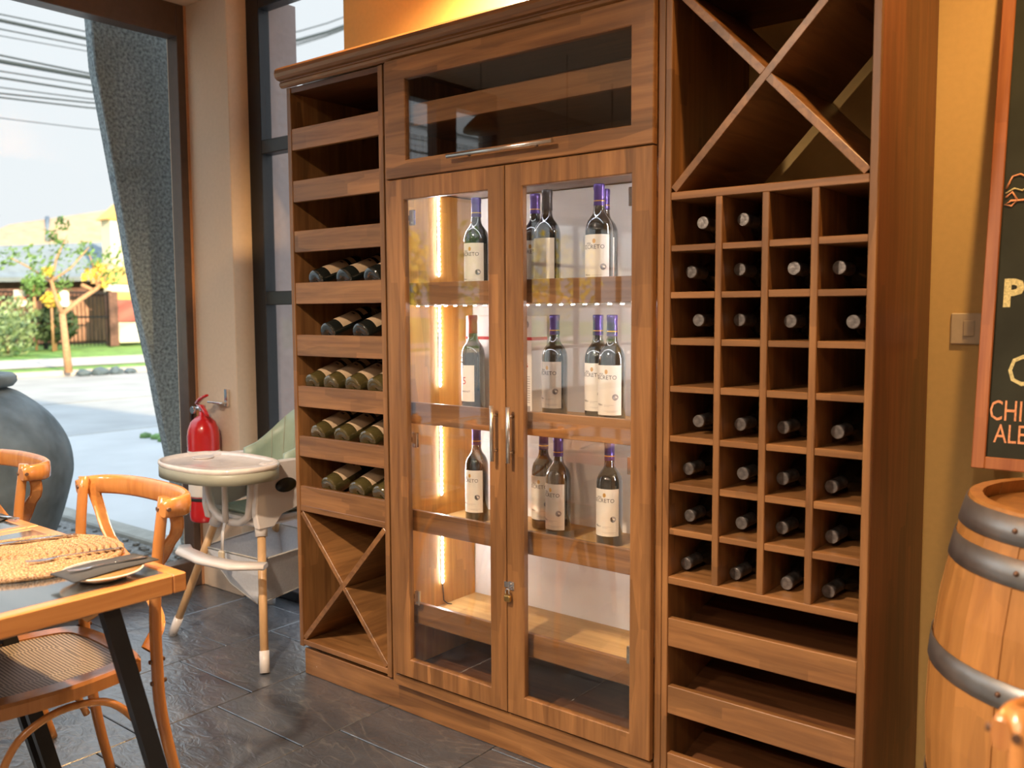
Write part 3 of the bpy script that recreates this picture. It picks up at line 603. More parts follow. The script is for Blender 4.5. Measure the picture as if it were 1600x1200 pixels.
# ================================================================== CHAIRS, TABLES
def bentwood_chair(label, group):
    t = Thing('dining_chair', (0, 0, 0), label, 'chair', group)
    # local: seat faces -Y, back at +Y
    out = [(.195, -.19), (.215, -.12), (.222, 0), (.205, .12), (.175, .185), (.10, .205), (0, .21)]
    out = [(.13, -.215), (0, -.222)][::-1]+out
    ring = out+[(-x, y) for x, y in out[::-1][1:-1]]
    ring = [(p.x*1.12, p.y) for p in crv([(x, y, 0) for x, y in ring], 3, True)]
    def pl_(s, z): return [(x*s, y*s, z) for x, y in ring]
    n = len(ring); g = G()
    vs = pl_(1, .433)+pl_(1.0, .460)+pl_(.975, .467)+pl_(.79, .467)+pl_(.785, .433)
    fs = [(j*n+i, j*n+(i+1) % n, ((j+1) % 5)*n+(i+1) % n, ((j+1) % 5)*n+i) for j in range(5) for i in range(n)]
    g._add(vs, fs, False); t.part('seat_ring', g, CHW, local=True)
    g = G(); g._add(pl_(.788, .463)+[(x*.4, y*.4, .458) for x, y in ring]+[(0, 0, .457)], [(i, (i+1) % n, n+(i+1) % n, n+i) for i in range(n)]+[(n+i, n+(i+1) % n, 2*n) for i in range(n)], True); t.part('cane_seat', g, CANE, local=True, label='woven cane seat panel')
    for s in (-1, 1):
        t.part('rear_leg', G().tube(crv([(.245*s, .285, 0), (.230*s, .250, .15), (.218*s, .222, .32), (.218*s, .216, .45), (.222*s, .214, .58), (.230*s, .222, .72), (.238*s, .240, .865)]), crs([.013, .014, .015, .015, .0145, .014, .0135]), 12, up=(1, 0, .01)), CHW, local=True)
        t.part('front_leg', G().tube([(.218*s, -.215, 0), (.210*s, -.195, .22), (.200*s, -.180, .434)], [.014, .016, .018], 12, up=(1, 0, .01)), CHW, local=True)
        t.part('brace', G().tube(crv([(.211*s, -.172, .20), (.214*s, -.150, .30), (.217*s, -.11, .37), (.220*s, -.04, .405), (.222*s, .03, .408), (.220*s, .10, .385), (.218*s, .165, .31), (.218*s, .212, .20)]), .0095, 8, up=(1, 0, .01)), CHW, local=True, label='curved bentwood brace under the seat')
        bt = [(.240*s, .262, .842), (.232*s, .275, .78), (.165*s, .275, .70), (.060*s, .288, .635), (-.040*s, .284, .575), (-.140*s, .262, .525), (-.190*s, .205, .478)]
        bt = [tuple(p) for p in crv(bt)]
        if s > 0: bt = [(x, y-.008 if 5 < i < 22 else y, z) for i, (x, y, z) in enumerate(bt)]
        t.part('cross_slat', G().sweep(bt, rrect(.0035, .017, .3), up=(0, -1, .3), smooth=False), CHW, local=True)
        for z, ya, yb in ((.838, .220, .240), (.455, .196, .235), (.40, .198, .238)): t.part('bolt', G().tube([((.238 if z > .5 else .218)*s, ya, z), ((.238 if z > .5 else .218)*s, yb, z)], .0055, 8), RIVET, local=True)
        t.part('bolt', G().tube([(.224*s, .236, .838), (.274*s, .236, .838)], .005, 8), RIVET, local=True)
    pts = []; k = 22
    for i in range(k+1):
        a = pi*i/k; pts.append((math.copysign(.252*abs(cos(a))**.8, cos(a)), .250+.098*sin(a)**.85, .838-.004*sin(a)))
    pts = [(.256, .226, .836)]+pts+[(-.256, .226, .836)]
    sc = [(1, .62)]+[(1, .85+.15*sin(pi*i/k)) for i in range(k+1)]+[(1, .62)]
    t.part('crest_rail', G().sweep(pts, [(-.011, -.020), (-.007, -.027), (.003, -.030), (.010, -.024), (.012, .0), (.010, .022), (.003, .029), (-.007, .027), (-.011, .018), (-.013, .0)], up=(0, 0, 1), scale=sc), CHW, local=True)
    return t
ch = bentwood_chair('bentwood dining chair with cane seat tucked under the near end of the table', 'bentwood dining chairs')
place(ch.o, .350, -1.075, 0, 0, radians(-2))
c2 = dup(ch.o, 'bentwood chair further left, only its curved backrest showing above the table'); place(c2, -.440, -1.07, 0, 0, radians(-2))
ch.o.scale = (.92, 1, 1); c2.scale = (.92, 1, 1)
c3 = dup(ch.o, 'blurred wooden chair back in the bottom right corner before the barrel'); place(c3, 2.66, -1.13, 0, 0, radians(0))
def table(x0, x1, y0, y1, label, ymir=False):
    t = Thing('dining_table', ((x0+x1)/2, (y0+y1)/2, 0), label, 'table', 'dining tables'); r = .032; z0, z1 = .708, .75
    t.part('rim_board', G().box(x0, x1, y1-r, y1, z0, z1, .003), TBW); t.part('rim_board', G().box(x0, x1, y0, y0+r, z0, z1, .003), TBW)
    t.part('rim_board', G().box(x0, x0+r, y0+r, y1-r, z0, z1, .003), TBW); t.part('rim_board', G().box(x1-r, x1, y0+r, y1-r, z0, z1, .003), TBW)
    t.part('top_inlay', G().box(x0+r+.001, x1-r-.001, y0+r+.001, y1-r-.001, z0+.006, z1-.0008, .001), PAN, label='dark glossy inlaid table top')
    for xx in (x1-.032, x0+.032):
        for s in (1, -1):
            ym = (y0+y1)/2; ya = ym+s*.214; yb = ym+s*.385
            t.part('leg', G().sweep([(xx, ya, z0-.001), (xx, yb, .003)], [(-.018, -.012), (.018, -.012), (.018, .012), (-.018, .012)], up=(1, 0, 0), smooth=False), BLKM, label='slanted black steel leg')
        t.part('leg_bar', G().box(xx-.015, xx+.015, y0+.2, y1-.2, z0-.006, z0-.0005, .001), BLKM)
    return t
table(.135, .842, -1.70, -.948, 'dark-topped table with orange wood rim, nearest the high chair'); table(-.60, .131, -1.70, -.948, 'second dark-topped table joined to the left of the near one')
# place setting
pm = Thing('placemat', (.47, -1.118, .7505), 'round woven jute placemat on the near table', 'placemat')
pts = []; turns = 13; R0 = .195
for i in range(turns*26):
    a = 2*pi*i/26; r = R0*(1-i/(turns*26))+.002; pts.append((r*cos(a), r*sin(a), .006+.0006*sin(i*1.9)))
pm.part('jute_coil', G().tube(pts, [.0078 if i % 2 else .0068 for i in range(len(pts))], 7), JUTE, local=True)
def knife(loc, rz, label):
    t = Thing('table_knife', loc, label, 'knife', rz=rz)
    t.part('knife_handle', G().sweep([(0, -.105, .003), (0, -.06, .0035), (0, .0, .0035)], rrect(.0065, .003), scale=[.8, 1, .75]), CUTL, local=True); t.part('blade', G().sweep([(0, 0, .0035), (0, .04, .0025), (.001, .085, .0022), (.004, .105, .002)], rrect(.0085, .0014), scale=[(.7, 1), (1, 1), (1, 1), (.3, 1)]), CUTL, local=True)
def fork(loc, rz, label, rx=0, s=1):
    t = Thing('table_fork', loc, label, 'fork', rz=rz); t.o.rotation_euler = (rx, 0, rz); t.o.scale = (s, s, s)
    t.part('fork_handle', G().sweep([(0, -.105, .002), (0, -.08, .0025), (0, -.02, .005), (0, .035, .006), (0, .055, .003)], rrect(.0075, .0013), scale=[.9, 1, .45, .45, 1.3]), CUTL, local=True)
    for k in (-1.5, -.5, .5, 1.5): t.part('tine', G().sweep([(k*.0052, .052, .003), (k*.0050, .075, .0035), (k*.0046, .100, .007)], rrect(.0016, .001), scale=[1.2, 1, .6], smooth=False), CUTL, local=True)
knife((.352, -1.068, .7645), radians(-20+180), 'long steel knife lying on the far side of the placemat')
fork((.575, -1.065, .7645), radians(170), 'steel fork lying on the woven placemat')
ptl = Thing('side_plate', (.742, -1.085, .7505), 'small round plate with ochre centre at the table corner', 'plate')
ptl.part('plate_rim', G().lathe([(0, .0), (.045, 0), (.05, .004), (.082, .017), (.084, .019), (.081, .020), (.052, .009)], 40), PLATE, local=True); ptl.part('plate_well', G().lathe([(.0795, .0196), (.052, .0095), (.04, .0072), (0, .0068)], 40), PLIN, local=True)
def napkin(pts4, z, label):
    g = G(); a, b, c, d = [Vector((*p, z)) for p in pts4]; vs = []; n = 8
    for s in (0, .0025):
        for i in range(n+1):
            for j in range(3):
                u, v = i/n, j/2; p = (a*(1-u)+b*u)*(1-v)+(d*(1-u)+c*u)*v
                vs.append(p+Vector((0, 0, s-.003*sin(pi*u)*0+(.006*abs(u-.5)*-1)+.0015*sin(v*pi))))
    k = (n+1)*3; fs = []
    for i in range(n):
        for j in range(2):
            q = i*3+j; fs += [(q, q+3, q+4, q+1), (k+q, k+q+1, k+q+4, k+q+3)]
    for i in range(n): fs += [(i*3, k+i*3, k+i*3+3, i*3+3), (i*3+2, i*3+5, k+i*3+5, k+i*3+2)]
    fs += [(0, 1, k+1, k), (1, 2, k+2, k+1), (n*3, k+n*3, k+n*3+1, n*3+1), (n*3+1, k+n*3+1, k+n*3+2, n*3+2)]
    g._add(vs, fs, True); single('napkin', g, NAPK, label, 'napkin', loc=(a.x, a.y, z))
napkin([(.700, -1.175), (.688, -.985), (.778, -.975), (.800, -1.172)], .7735, 'charcoal paper napkin draped over the small plate')
fork((.748, -1.075, .7765), radians(176), 'steel fork resting on the charcoal napkin', s=.82)
napkin([(-.12, -1.02), (-.14, -.955), (-.02, -.955), (.02, -1.02)], .7515, 'charcoal napkin on the second table at the left picture edge'); knife((-.06, -.985, .7545), radians(100), 'knife on the napkin at the left picture edge')

# ================================================================== HIGH CHAIR
H = Thing('high_chair', (-.40, .15, 0), 'white high chair with pale green seat and wooden legs beside the wine rack', 'high chair')
feet = {(-1, -1): ((-.735, -.075), (-.535, .03)), (1, -1): ((-.103, -.082), (-.250, .025)), (-1, 1): ((-.745, .42), (-.535, .31)), (1, 1): ((-.10, .40), (-.250, .31))}
for (f, tp) in feet.values():
    a, b = Vector((*f, 0)), Vector((*tp, .52)); l = H.part('leg', G().tube([a+(b-a)*.02, b-(b-a)*.03], [.0155, .0165], 14), HCW)
    H.part('foot_cap', G().tube([a+Vector((0, 0, .001)), a+(b-a)*.145], [.0185, .0185], 14), WHP, l); H.part('leg_socket', G().tube([b-(b-a)*.10, b+(b-a)*.04], [.023, .027], 14), WHP, l)
# seat body: U-shaped plastic arms each side
for s in (-1, 1):
    x = -.395+s*.165; fr = -.01
    poly = [(fr, .500), (fr-.012, .56), (fr, .735), (.03, .752), (.16, .750), (.33, .735), (.40, .70), (.40, .60), (.33, .565), (.20, .565), (.10, .545), (.06, .50)]
    m = H.part('arm_panel', G().prism(poly, 0, x-.016, x+.016, .005), WHP, label='white plastic side arm with black oval inset')
    xo = x+s*.0165
    H.part('oval_inset', G().lathe([(0, 0), (.026, 0), (.028, .003), (0, .003)], 24, M=Matrix.Translation((xo, .115, .655)) @ Matrix.Rotation(s*pi/2, 4, 'Y') @ Matrix.Diagonal((1, 1.75, 1, 1))), DKPL, m)
def fr_u(x0, x1, y, r): return [(x0, y, .735), (x0+.005, y-.005, .62), (x0+.03, y, .545), (x0+.08, y, .515), ((x0+x1)/2, y, .507), (x1-.08, y, .515), (x1-.03, y, .545), (x1-.005, y-.005, .62), (x1, y, .735)]
H.part('front_frame', G().sweep(fr_u(-.545, -.245, -.012, 0), rrect(.014, .014, .5), up=(0, -1, 0)), WHP); H.part('seat_pan', G().box(-.55, -.24, .0, .36, .500, .53, .01), WHP)
H.part('crotch_post', G().tube([(-.40, -.03, .51), (-.40, -.03, .735)], .012, 10), WHP)
g = G(); n = 18; vs = []; nz = 6
for ly, off in ((0, 0), (1, .028)):
    for i in range(n+1):
        a = pi*i/n; u = cos(a); w = sin(a)
        x = -.395+(.150-off*.6)*(-u)*(.82+.18*w); yb = .15+.19*w**.7-off*w*.9
        top = .765+.165*w**1.3
        for k in range(nz+1):
            t = k/nz; z = .535+(top-.535)*t; vs.append((x*(1)+(-.395-x)*(-.12*t*(1)), yb+.05*t*w, z))
row = nz+1; lay = (n+1)*row; fs = []
for i in range(n):
    for k in range(nz):
        q = i*row+k; fs += [(q, q+1, q+row+1, q+row), (lay+q, lay+q+row, lay+q+row+1, lay+q+1)]
    q = i*row+nz; fs.append((q, lay+q, lay+q+row, q+row))
for i in (0, n):
    for k in range(nz): q = i*row+k; fs.append((q, lay+q, lay+q+1, q+1) if i else (q, q+1, lay+q+1, lay+q))
g._add(vs, fs, True); bmesh.ops.recalc_face_normals(g.bm, faces=g.bm.faces); sb = H.part('seat_shell', g, PALEG, label='pale green padded seat shell')
g = G()
for i in (3, 5, 7, 11, 13, 15):
    col = [Vector(vs[lay+i*row+k]) for k in range(nz+1)]; g.tube([c+Vector((0, -.0005, 0)) for c in col], .0016, 5)
H.part('seam', g, TAUP, sb)
H.part('seat_cushion', G().box(-.51, -.28, .03, .33, .531, .56, .012), PALEG)
# tray
g = G(); n = 40; 
def tray_pt(i, s=1, sy=1):
    a = 2*pi*i/n; x = cos(a); y = sin(a); x = math.copysign(abs(x)**.75, x); y = math.copysign(abs(y)**.85, y)
    return (-.375+.262*x*s, -.055+(.190 if y < 0 else .150)*y*s)
lv = [(1, .700), (1.0, .738), (.985, .7402)]; vs = []
for s, z in lv: vs += [(*tray_pt(i, s), z) for i in range(n)]
fs = [(j*n+i, j*n+(i+1) % n, (j+1)*n+(i+1) % n, (j+1)*n+i) for j in range(2) for i in range(n)]+[tuple(range(n-1, -1, -1)), tuple(2*n+i for i in range(n))]
g._add(vs, fs, True); tr = H.part('tray_base', g, TAUP, label='grey-green tray underside band')
g = G(); lv = [(.99, .7404), (1.015, .748), (1.005, .758), (.975, .760), (.93, .750), (.88, .7455), (.3, .745), (.02, .745)]; vs = []
for s, z in lv: vs += [(*tray_pt(i, s), z) for i in range(n)]
fs = [(j*n+i, j*n+(i+1) % n, (j+1)*n+(i+1) % n, (j+1)*n+i) for j in range(len(lv)-1) for i in range(n)]
g._add(vs, fs, True); H.part('tray_top', g, plain('tray_white', (.80, .72, .66), .2, coat=.5), tr, 'glossy white tray top')
g = G().lathe([(.036, 0), (.042, .003), (.040, .006), (.034, .003)], 28, M=Matrix.Translation((-.54, -.03, .7455))); H.part('cup_ring', g, WHP, tr)
# footrest, strap, basket
H.part('footrest', G().sweep([(-.56, -.11, .405), (-.49, -.155, .405), (-.33, -.175, .405), (-.17, -.155, .405), (-.075, -.085, .405)], rrect(.034, .011, .6), scale=[.7, 1, 1, 1, .8]), WHP, label='curved white footrest')
H.part('strap', G().sweep([(-.40, -.03, .52), (-.40, -.045, .47), (-.40, -.05, .40)], rrect(.009, .0012)), WHP); H.part('buckle', G().box(-.416, -.384, -.06, -.045, .365, .402, .005), plain('beige_plastic', (.55, .45, .32), .4))
g = G(); T_ = [(-.60, .0, .375), (-.215, -.0, .385), (-.215, .36, .40), (-.60, .36, .40)]; Bt = [(-.50, .05, .23), (-.29, .03, .19), (-.29, .32, .22), (-.50, .32, .24)]
vs = [Vector(p) for p in T_+Bt]; c0 = Vector((-.41, .18, .3)); inn = [p+(c0-p).normalized()*.006 for p in vs]
g._add(vs+inn, [(0, 1, 5, 4), (1, 2, 6, 5), (2, 3, 7, 6), (3, 0, 4, 7), (4, 5, 6, 7), (8, 12, 13, 9), (9, 13, 14, 10), (10, 14, 15, 11), (11, 15, 12, 8), (12, 15, 14, 13), (0, 8, 9, 1), (1, 9, 10, 2), (2, 10, 11, 3), (3, 11, 8, 0)])
bk = H.part('storage_basket', g, FAB, label='white fabric basket slung under the seat'); H.part('basket_piping', G().tube(T_+[T_[0]], .004, 6).tube([T_[1], Bt[1]], .003, 6).tube([T_[0], Bt[0], Bt[1], Bt[2]], .003, 6), plain('grey_piping', (.38, .36, .33), .8), bk)

# ================================================================== FIRE EXTINGUISHER
F = Thing('fire_extinguisher', (-1.085, .318, .355), 'red fire extinguisher hung on the cream pier', 'fire extinguisher')
F.part('cylinder', G().lathe([(0, .0), (.062, 0), (.070, .008), (.072, .03), (.072, .40), (.068, .43), (.055, .462), (.034, .482), (.018, .49), (.018, .506), (0, .506)], 32), REDP, local=True)
F.part('label_band', G().lathe([(.0725, .285), (.0728, .29), (.0728, .325), (.0725, .33)], 32), PAPER, local=True, label='white printed band'); F.part('label_band', G().lathe([(.0725, .12), (.0728, .125), (.0728, .19), (.0725, .195)], 32), PAPER, local=True)
F.part('warning_sticker', arc_patch(G(), .0727, .35, .40, -50, -20, 6), PAPER, local=True)
F.part('foot_ring', G().lathe([(.0728, .10), (.0735, .104), (.0735, .112), (.0728, .116)], 32), DKPL, local=True)
F.part('valve', G().lathe([(0, .506), (.014, .506), (.014, .535), (.010, .54), (0, .54)], 14).tube([(0, 0, .52), (-.045, -.01, .522)], .009, 10), CHROME, local=True)
F.part('gauge', G().tube([(-.035, -.022, .515), (-.035, -.034, .515)], .017, 16), CHROME, local=True)
F.part('upper_lever', G().sweep([(-.030, -.01, .545), (.0, -.012, .565), (.045, -.02, .580), (.085, -.03, .590)], rrect(.009, .005), scale=[1, 1.2, 1, .8]), REDP, local=True); F.part('lower_lever', G().sweep([(-.020, -.01, .538), (.02, -.016, .535), (.06, -.026, .515), (.095, -.036, .498)], rrect(.009, .005), scale=[1, 1.2, 1, .8]), REDP, local=True)
F.part('hose', G().tube([(-.045, -.01, .522), (-.07, -.005, .515), (-.088, .0, .48), (-.090, .01, .40), (-.088, .02, .28), (-.085, .02, .16)], .008, 8), DKPL, local=True)
F.part('wall_bracket', G().box(.072, .096, .066, .081, .53, .61, .002).box(-.01, .09, .030, .075, .545, .552, .001), CHROME, local=True)

# ================================================================== LAMPS
for i, (x, y, z, en, c) in enumerate(DL):
    t = Thing('downlight', (x, y, 2.70), 'recessed ceiling downlight '+['above the left end of the cabinets', 'above the chalkboard and barrel', 'added as fill before the glass cabinet, nearer the window', 'added as fill nearest the camera on the right', 'added as fill over the aisle behind the tables', 'added as fill furthest back in the room'][i], 'light', 'ceiling downlights')  # the last four fixtures house the added fill beams
    t.part('ring', G().lathe([(.045, .0), (.06, .0), (.062, .028), (.045, .028)], 24), COPPER, local=True)
    t.part('lens', G().lathe([(0, .026), (.044, .026)], 20), AMBE, local=True)
for i, (x, y, z) in enumerate(((-.35, -2.2, 2.02), (-.62, -1.78, 2.28), (-.5, -2.9, 2.2))):
    t = Thing('pendant_lamp', (x, y, z), ['lowest amber pendant lamp behind the camera', 'highest amber pendant lamp, nearest the big window', 'amber pendant lamp furthest from the cabinets'][i], 'lamp', 'pendant lamps')
    t.part('shade', G().lathe([(.10, 0), (.098, .02), (.05, .07), (.02, .09), (0, .09)], 24), COPPER, local=True); t.part('bulb_disc', G().lathe([(0, .012), (.094, .012)], 24), AMBE, local=True); t.part('cord', G().tube([(0, 0, .09), (0, 0, ZC-z)], .003, 6), DKPL, local=True)

# ================================================================== OUTSIDE
struct('ground_pavement', G().box(-17.2, -1.43, -60, 60, -.10, -.03, 0), PAVE)
struct('ground_gravel_bed', G().box(-3.2, -1.43, -12, .62, -.03, .0, 0), GRAVEL)
g = G(); random.seed(3)
for k in range(700):
    x, y = random.uniform(-3.1, -1.45), random.uniform(-1.6, .6); s = random.uniform(.010, .026)
    bmesh.ops.create_icosphere(g.bm, subdivisions=1, radius=s, matrix=Matrix.Translation((x, y, s*.4)) @ Matrix.Diagonal((1, 1, .7, 1)))
single('gravel', g, GRAVEL, 'grey gravel in the bed outside the big window', 'gravel', kind='stuff')
single('kerb', G().box(-6.5, -1.43, .62, .76, -.03, .03, .01), PAVE2, 'low concrete kerb outside beside the leaning pillar', 'kerb')
for k, (x0, x1, y0, y1) in enumerate(((-7.4, -7.32, 2, 30), (-4.2, -4.15, .9, 2), (-11.2, -11.1, -20, 50))): struct('pavement_joint', G().box(x0, x1, y0, y1, -.03, -.027, 0), PAVE2)
struct('pavement_slab', G().box(-7.3, -2.2, .8, 14, -.03, -.022, 0), PATHM if False else plain('light_pavement', (.43, .445, .445), .8, var=.08, nscale=1.5))
single('roadside_weeds', (lambda g: [g.ball((random.uniform(-6.6, -5.8), random.uniform(3.0, 3.6), 0), .05, 1, (1.4, 1.4, .8)) for _ in range(30)] and g)(G()), LEAF, 'tuft of green weeds at the pavement edge', 'weeds', kind='stuff')
# leaning granite pillar
lt = [(.086, 2.9), (.106, 2.469), (.137, 2.27), (.173, 2.039), (.21, 1.803), (.252, 1.5), (.294, 1.251), (.347, .996), (.372, .834), (.431, .501), (.498, .088), (.512, -.03)]
poly = lt+[(1.08, -.03), (1.0, 1.2), (.72, 2.0), (.60, 2.9)]
poly = [(a+.035, b) for a, b in poly]
single('leaning_pillar', G().prism(poly, 0, -1.67, -1.60, .006), GRAN, 'speckled grey stone pillar leaning outside the big window', 'pillar')
# clay jar
J = Thing('clay_jar', (-2.05, -.37, 0), 'huge weathered grey clay jar outside the window', 'jar')
J.part('jar_body', G().lathe([(0, 0)]+[(p.x, p.y) for p in crv([(.20, 0, 0), (.28, .06, 0), (.40, .25, 0), (.475, .48, 0), (.49, .60, 0), (.465, .72, 0), (.39, .84, 0), (.28, .935, 0), (.22, .965, 0), (.21, .98, 0)])], 72), CLAY, local=True); J.part('jar_lip', G().lathe([(.205, .97), (.245, .975), (.262, .995), (.262, 1.02), (.245, 1.035), (.20, 1.035), (.185, 1.0), (.185, .9)], 48), CLAY, local=True)
# far side of the street
struct('ground_verge', G()._add([(-17.2, -60, .05), (-17.2, 60, .05), (-60, 60, .45), (-60, -60, .45)], [(0, 3, 2, 1)]) and None or (lambda g: (g._add([(-17.2, -60, .06), (-17.2, 60, .06), (-60, 60, .8), (-60, -60, .8)], [(0, 1, 2, 3)]), g)[1])(G()), GRASS)
struct('kerb_far', G().box(-17.35, -17.15, -60, 60, -.03, .09, .01), PATHM)
struct('footpath', G()._add([(0, 0, 0)], []) and (lambda g: (g._add([(-18.6, -60, .105), (-18.6, 60, .105), (-21.5, 60, .155), (-21.5, -60, .155)], [(0, 1, 2, 3)]), g)[1])(G()), PATHM)
def foliage(g, c, rad, n, size, sc=(1, 1, 1)):
    for _ in range(n):
        while True:
            p = Vector((random.uniform(-1, 1), random.uniform(-1, 1), random.uniform(-1, 1)))
            if .25 < p.length < 1: break
        p = Vector((p.x*rad*sc[0], p.y*rad*sc[1], p.z*rad*sc[2]))+Vector(c); s = size*random.uniform(.6, 1.3)
        u = Vector((random.gauss(0, 1), random.gauss(0, 1), random.gauss(0, 1))).normalized(); v = u.orthogonal().normalized(); w = u.cross(v)*.45
        g._add([p-v*s, p+w*s, p+v*s, p-w*s], [(0, 1, 2, 3)])
    return g
T = Thing('street_tree', (-17.0, 7.14, .06), 'young street tree with a forked trunk and sparse leaves across the road', 'tree')
B0 = Vector((-17, 7.14, .06)); fk = Vector((-17, 7.06, 1.32))
T.part('trunk', G().tube([B0, (-17, 7.1, .7), fk], [.085, .07, .065], 10), BARK)
tips = []
for pts, rs in (([fk, (-17, 6.95, 1.62), (-17, 6.86, 2.0), (-16.9, 6.95, 2.5), (-16.9, 7.2, 3.0)], [.05, .045, .04, .025, .01]), ([fk, (-17, 7.45, 1.62), (-17, 7.85, 1.88), (-17.1, 8.05, 2.2), (-17.1, 8.3, 2.6)], [.055, .05, .045, .02, .01]), ([(-17, 7.75, 1.83), (-17, 7.5, 1.95)], [.045, .04]), ([(-17, 6.86, 2.0), (-17.2, 6.5, 2.3), (-17.2, 6.1, 2.5)], [.03, .02, .01]), ([(-17, 6.86, 2.0), (-16.8, 7.2, 2.3), (-16.8, 7.6, 2.75)], [.03, .02, .01]), ([(-17, 7.85, 1.88), (-17, 7.8, 2.3), (-17, 7.7, 2.6)], [.03, .02, .01])):
    T.part('branch', G().tube(pts, rs, 8), BARK)
g = G(); g2 = G()
for y, z, r in ((7.25, 3.25, .16), (7.05, 2.75, .2), (6.6, 2.55, .25), (6.15, 2.5, .22), (5.85, 2.35, .2), (6.9, 2.3, .3), (7.4, 2.45, .3), (7.75, 2.75, .2), (8.3, 2.65, .25), (7.9, 2.45, .22), (6.45, 2.2, .22), (7.0, 3.0, .15), (8.0, 2.1, .2), (7.1, 1.95, .2), (8.5, 2.35, .2)): foliage(g, (-17+random.uniform(-.3, .3), y, z), r, 42, .065)
for y, z, r in ((7.9, 2.32, .16), (8.0, 2.05, .2), (7.65, 2.15, .16), (6.75, 2.2, .12)): foliage(g2, (-16.9, y, z), r, 45, .07)
T.part('foliage', g, LEAF, kind='stuff'); T.part('foliage', g2, LEAFY, kind='stuff', label='yellowing leaves')
# fence + house
FX = -26.5; FN = Thing('metal_fence', (FX, 11.5, .25), 'black iron bar fence in front of the house across the road', 'fence')
g = G(); y = 4.0
while y < 13.3: g.box(FX-.012, FX+.012, y-.012, y+.012, .28, 2.0, 0); y += .13
FN.part('bars', g, BLKM, kind='stuff'); FN.part('rail', G().box(FX-.02, FX+.02, 4, 13.3, 1.18, 1.25, 0), BLKM); FN.part('rail', G().box(FX-.02, FX+.02, 4, 13.3, 1.97, 2.03, 0), BLKM); FN.part('rail', G().box(FX-.02, FX+.02, 4, 13.3, .34, .40, 0), BLKM)
for y in (4, 10.9, 13.0): FN.part('post', G().box(FX-.06, FX+.06, y-.06, y+.06, .2, 2.08, .01), BLKM)
HS = Thing('house', (-31, 12, .4), 'house with tan and blue-grey roofs across the road', 'house')
HS.part('wall', G().box(-36, -29.6, 2, 17.5, .3, 2.6, 0), BRICKM)
HS.part('lower_roof', G()._add([(0, 0, 0)], []) and (lambda g: (g._add([(-29.0, -1, 2.15), (-29.0, 17.6, 2.75), (-31.2, 17.6, 4.25), (-31.2, 9.2, 3.5), (-31.0, 5, 3.0), (-31.0, -1, 2.9), (-29.0, -1, 2.0), (-29.0, 17.6, 2.6), (-31.2, 17.6, 4.1), (-31.2, 9.2, 3.35), (-31, 5, 2.85), (-31, -1, 2.75)], [(0, 1, 2, 3, 4, 5), (11, 10, 9, 8, 7, 6), (0, 6, 7, 1), (1, 7, 8, 2)]), g)[1])(G()), ROOFB)
HS.part('upper_roof', (lambda g: (g._add([(-31.1, 9.5, 3.2), (-31.1, 18.5, 4.3), (-34.3, 18.8, 6.0), (-34.3, 13.2, 4.75), (-31.1, 9.5, 3.0), (-31.1, 18.5, 4.1), (-34.3, 18.8, 5.8), (-34.3, 13.2, 4.55)], [(0, 1, 2, 3), (7, 6, 5, 4), (0, 4, 5, 1), (1, 5, 6, 2), (2, 6, 7, 3), (3, 7, 4, 0)]), g)[1])(G()), ROOFT)
HS.part('ridge_flashing', G().tube([(-31.6, 13.4, 4.02), (-34.2, 14.6, 5.10)], .09, 6), ROOFB); HS.part('eave_board', G().box(-29.05, -28.95, -1, 17.6, 2.0, 2.14, 0), BRICKM)
for y in (5.5, 8.6): HS.part('window', G().box(-29.62, -29.5, y, y+1.1, 1.0, 1.95, .01), CREAMH)
HS.part('garage_door', G().box(-29.62, -29.52, 12.6, 15.2, .35, 1.95, .01), wood('garage_boards', (.36, .19, .13), (.55, .34, .25), 2))
TW = Thing('white_tower', (-27.5, 14.1, .3), 'tall cream chimney-like tower with orange cap beside the house', 'tower')
TW.part('shaft', G().box(-27.9, -27.3, 13.55, 14.5, .3, 4.5, .01), CREAMH); TW.part('cap', G().prism([(13.4, 4.5), (14.7, 4.5), (14.05, 5.1)], 0, -28.0, -27.2, 0), OCHR); TW.part('lower_roof', G().prism([(13.2, 2.35), (15.6, 2.35), (15.3, 2.9), (13.6, 2.9)], 0, -28.1, -27.1, 0), OCHR); TW.part('wing_wall', G().box(-27.2, -27.0, 13.2, 17, .3, 2.3, 0), CREAMH)
GT = Thing('gate', (-26.6, 13.9, .3), 'terracotta and cream gate right of the iron fence', 'gate')
GT.part('gate_post', G().box(-26.7, -26.4, 12.95, 13.25, .25, 2.05, .01), BRICKM); GT.part('gate_panel', G().box(-26.62, -26.55, 13.3, 15.8, 1.05, 1.75, .01), TERR); GT.part('gate_panel', G().box(-26.62, -26.55, 13.3, 15.8, .35, 1.02, .01), CREAMH); GT.part('gate_rail', G().box(-26.62, -26.55, 13.3, 15.8, 1.78, 2.05, .01), OCHR)
for y, w_, lab in ((9.98, .36, 'white and red notice on the house across the road'), (11.35, .28, 'white notice behind the street tree')):
    s_ = Thing('notice_board', (-26.3, y, 1.5), lab, 'sign'); s_.part('panel', G().box(-26.42, -26.38, y, y+w_, 1.55, 2.05, 0), WHB)
    if y < 11: s_.part('stripe', G().box(-26.375, -26.365, y+.01, y+w_-.01, 1.74, 1.86, 0), REDI)
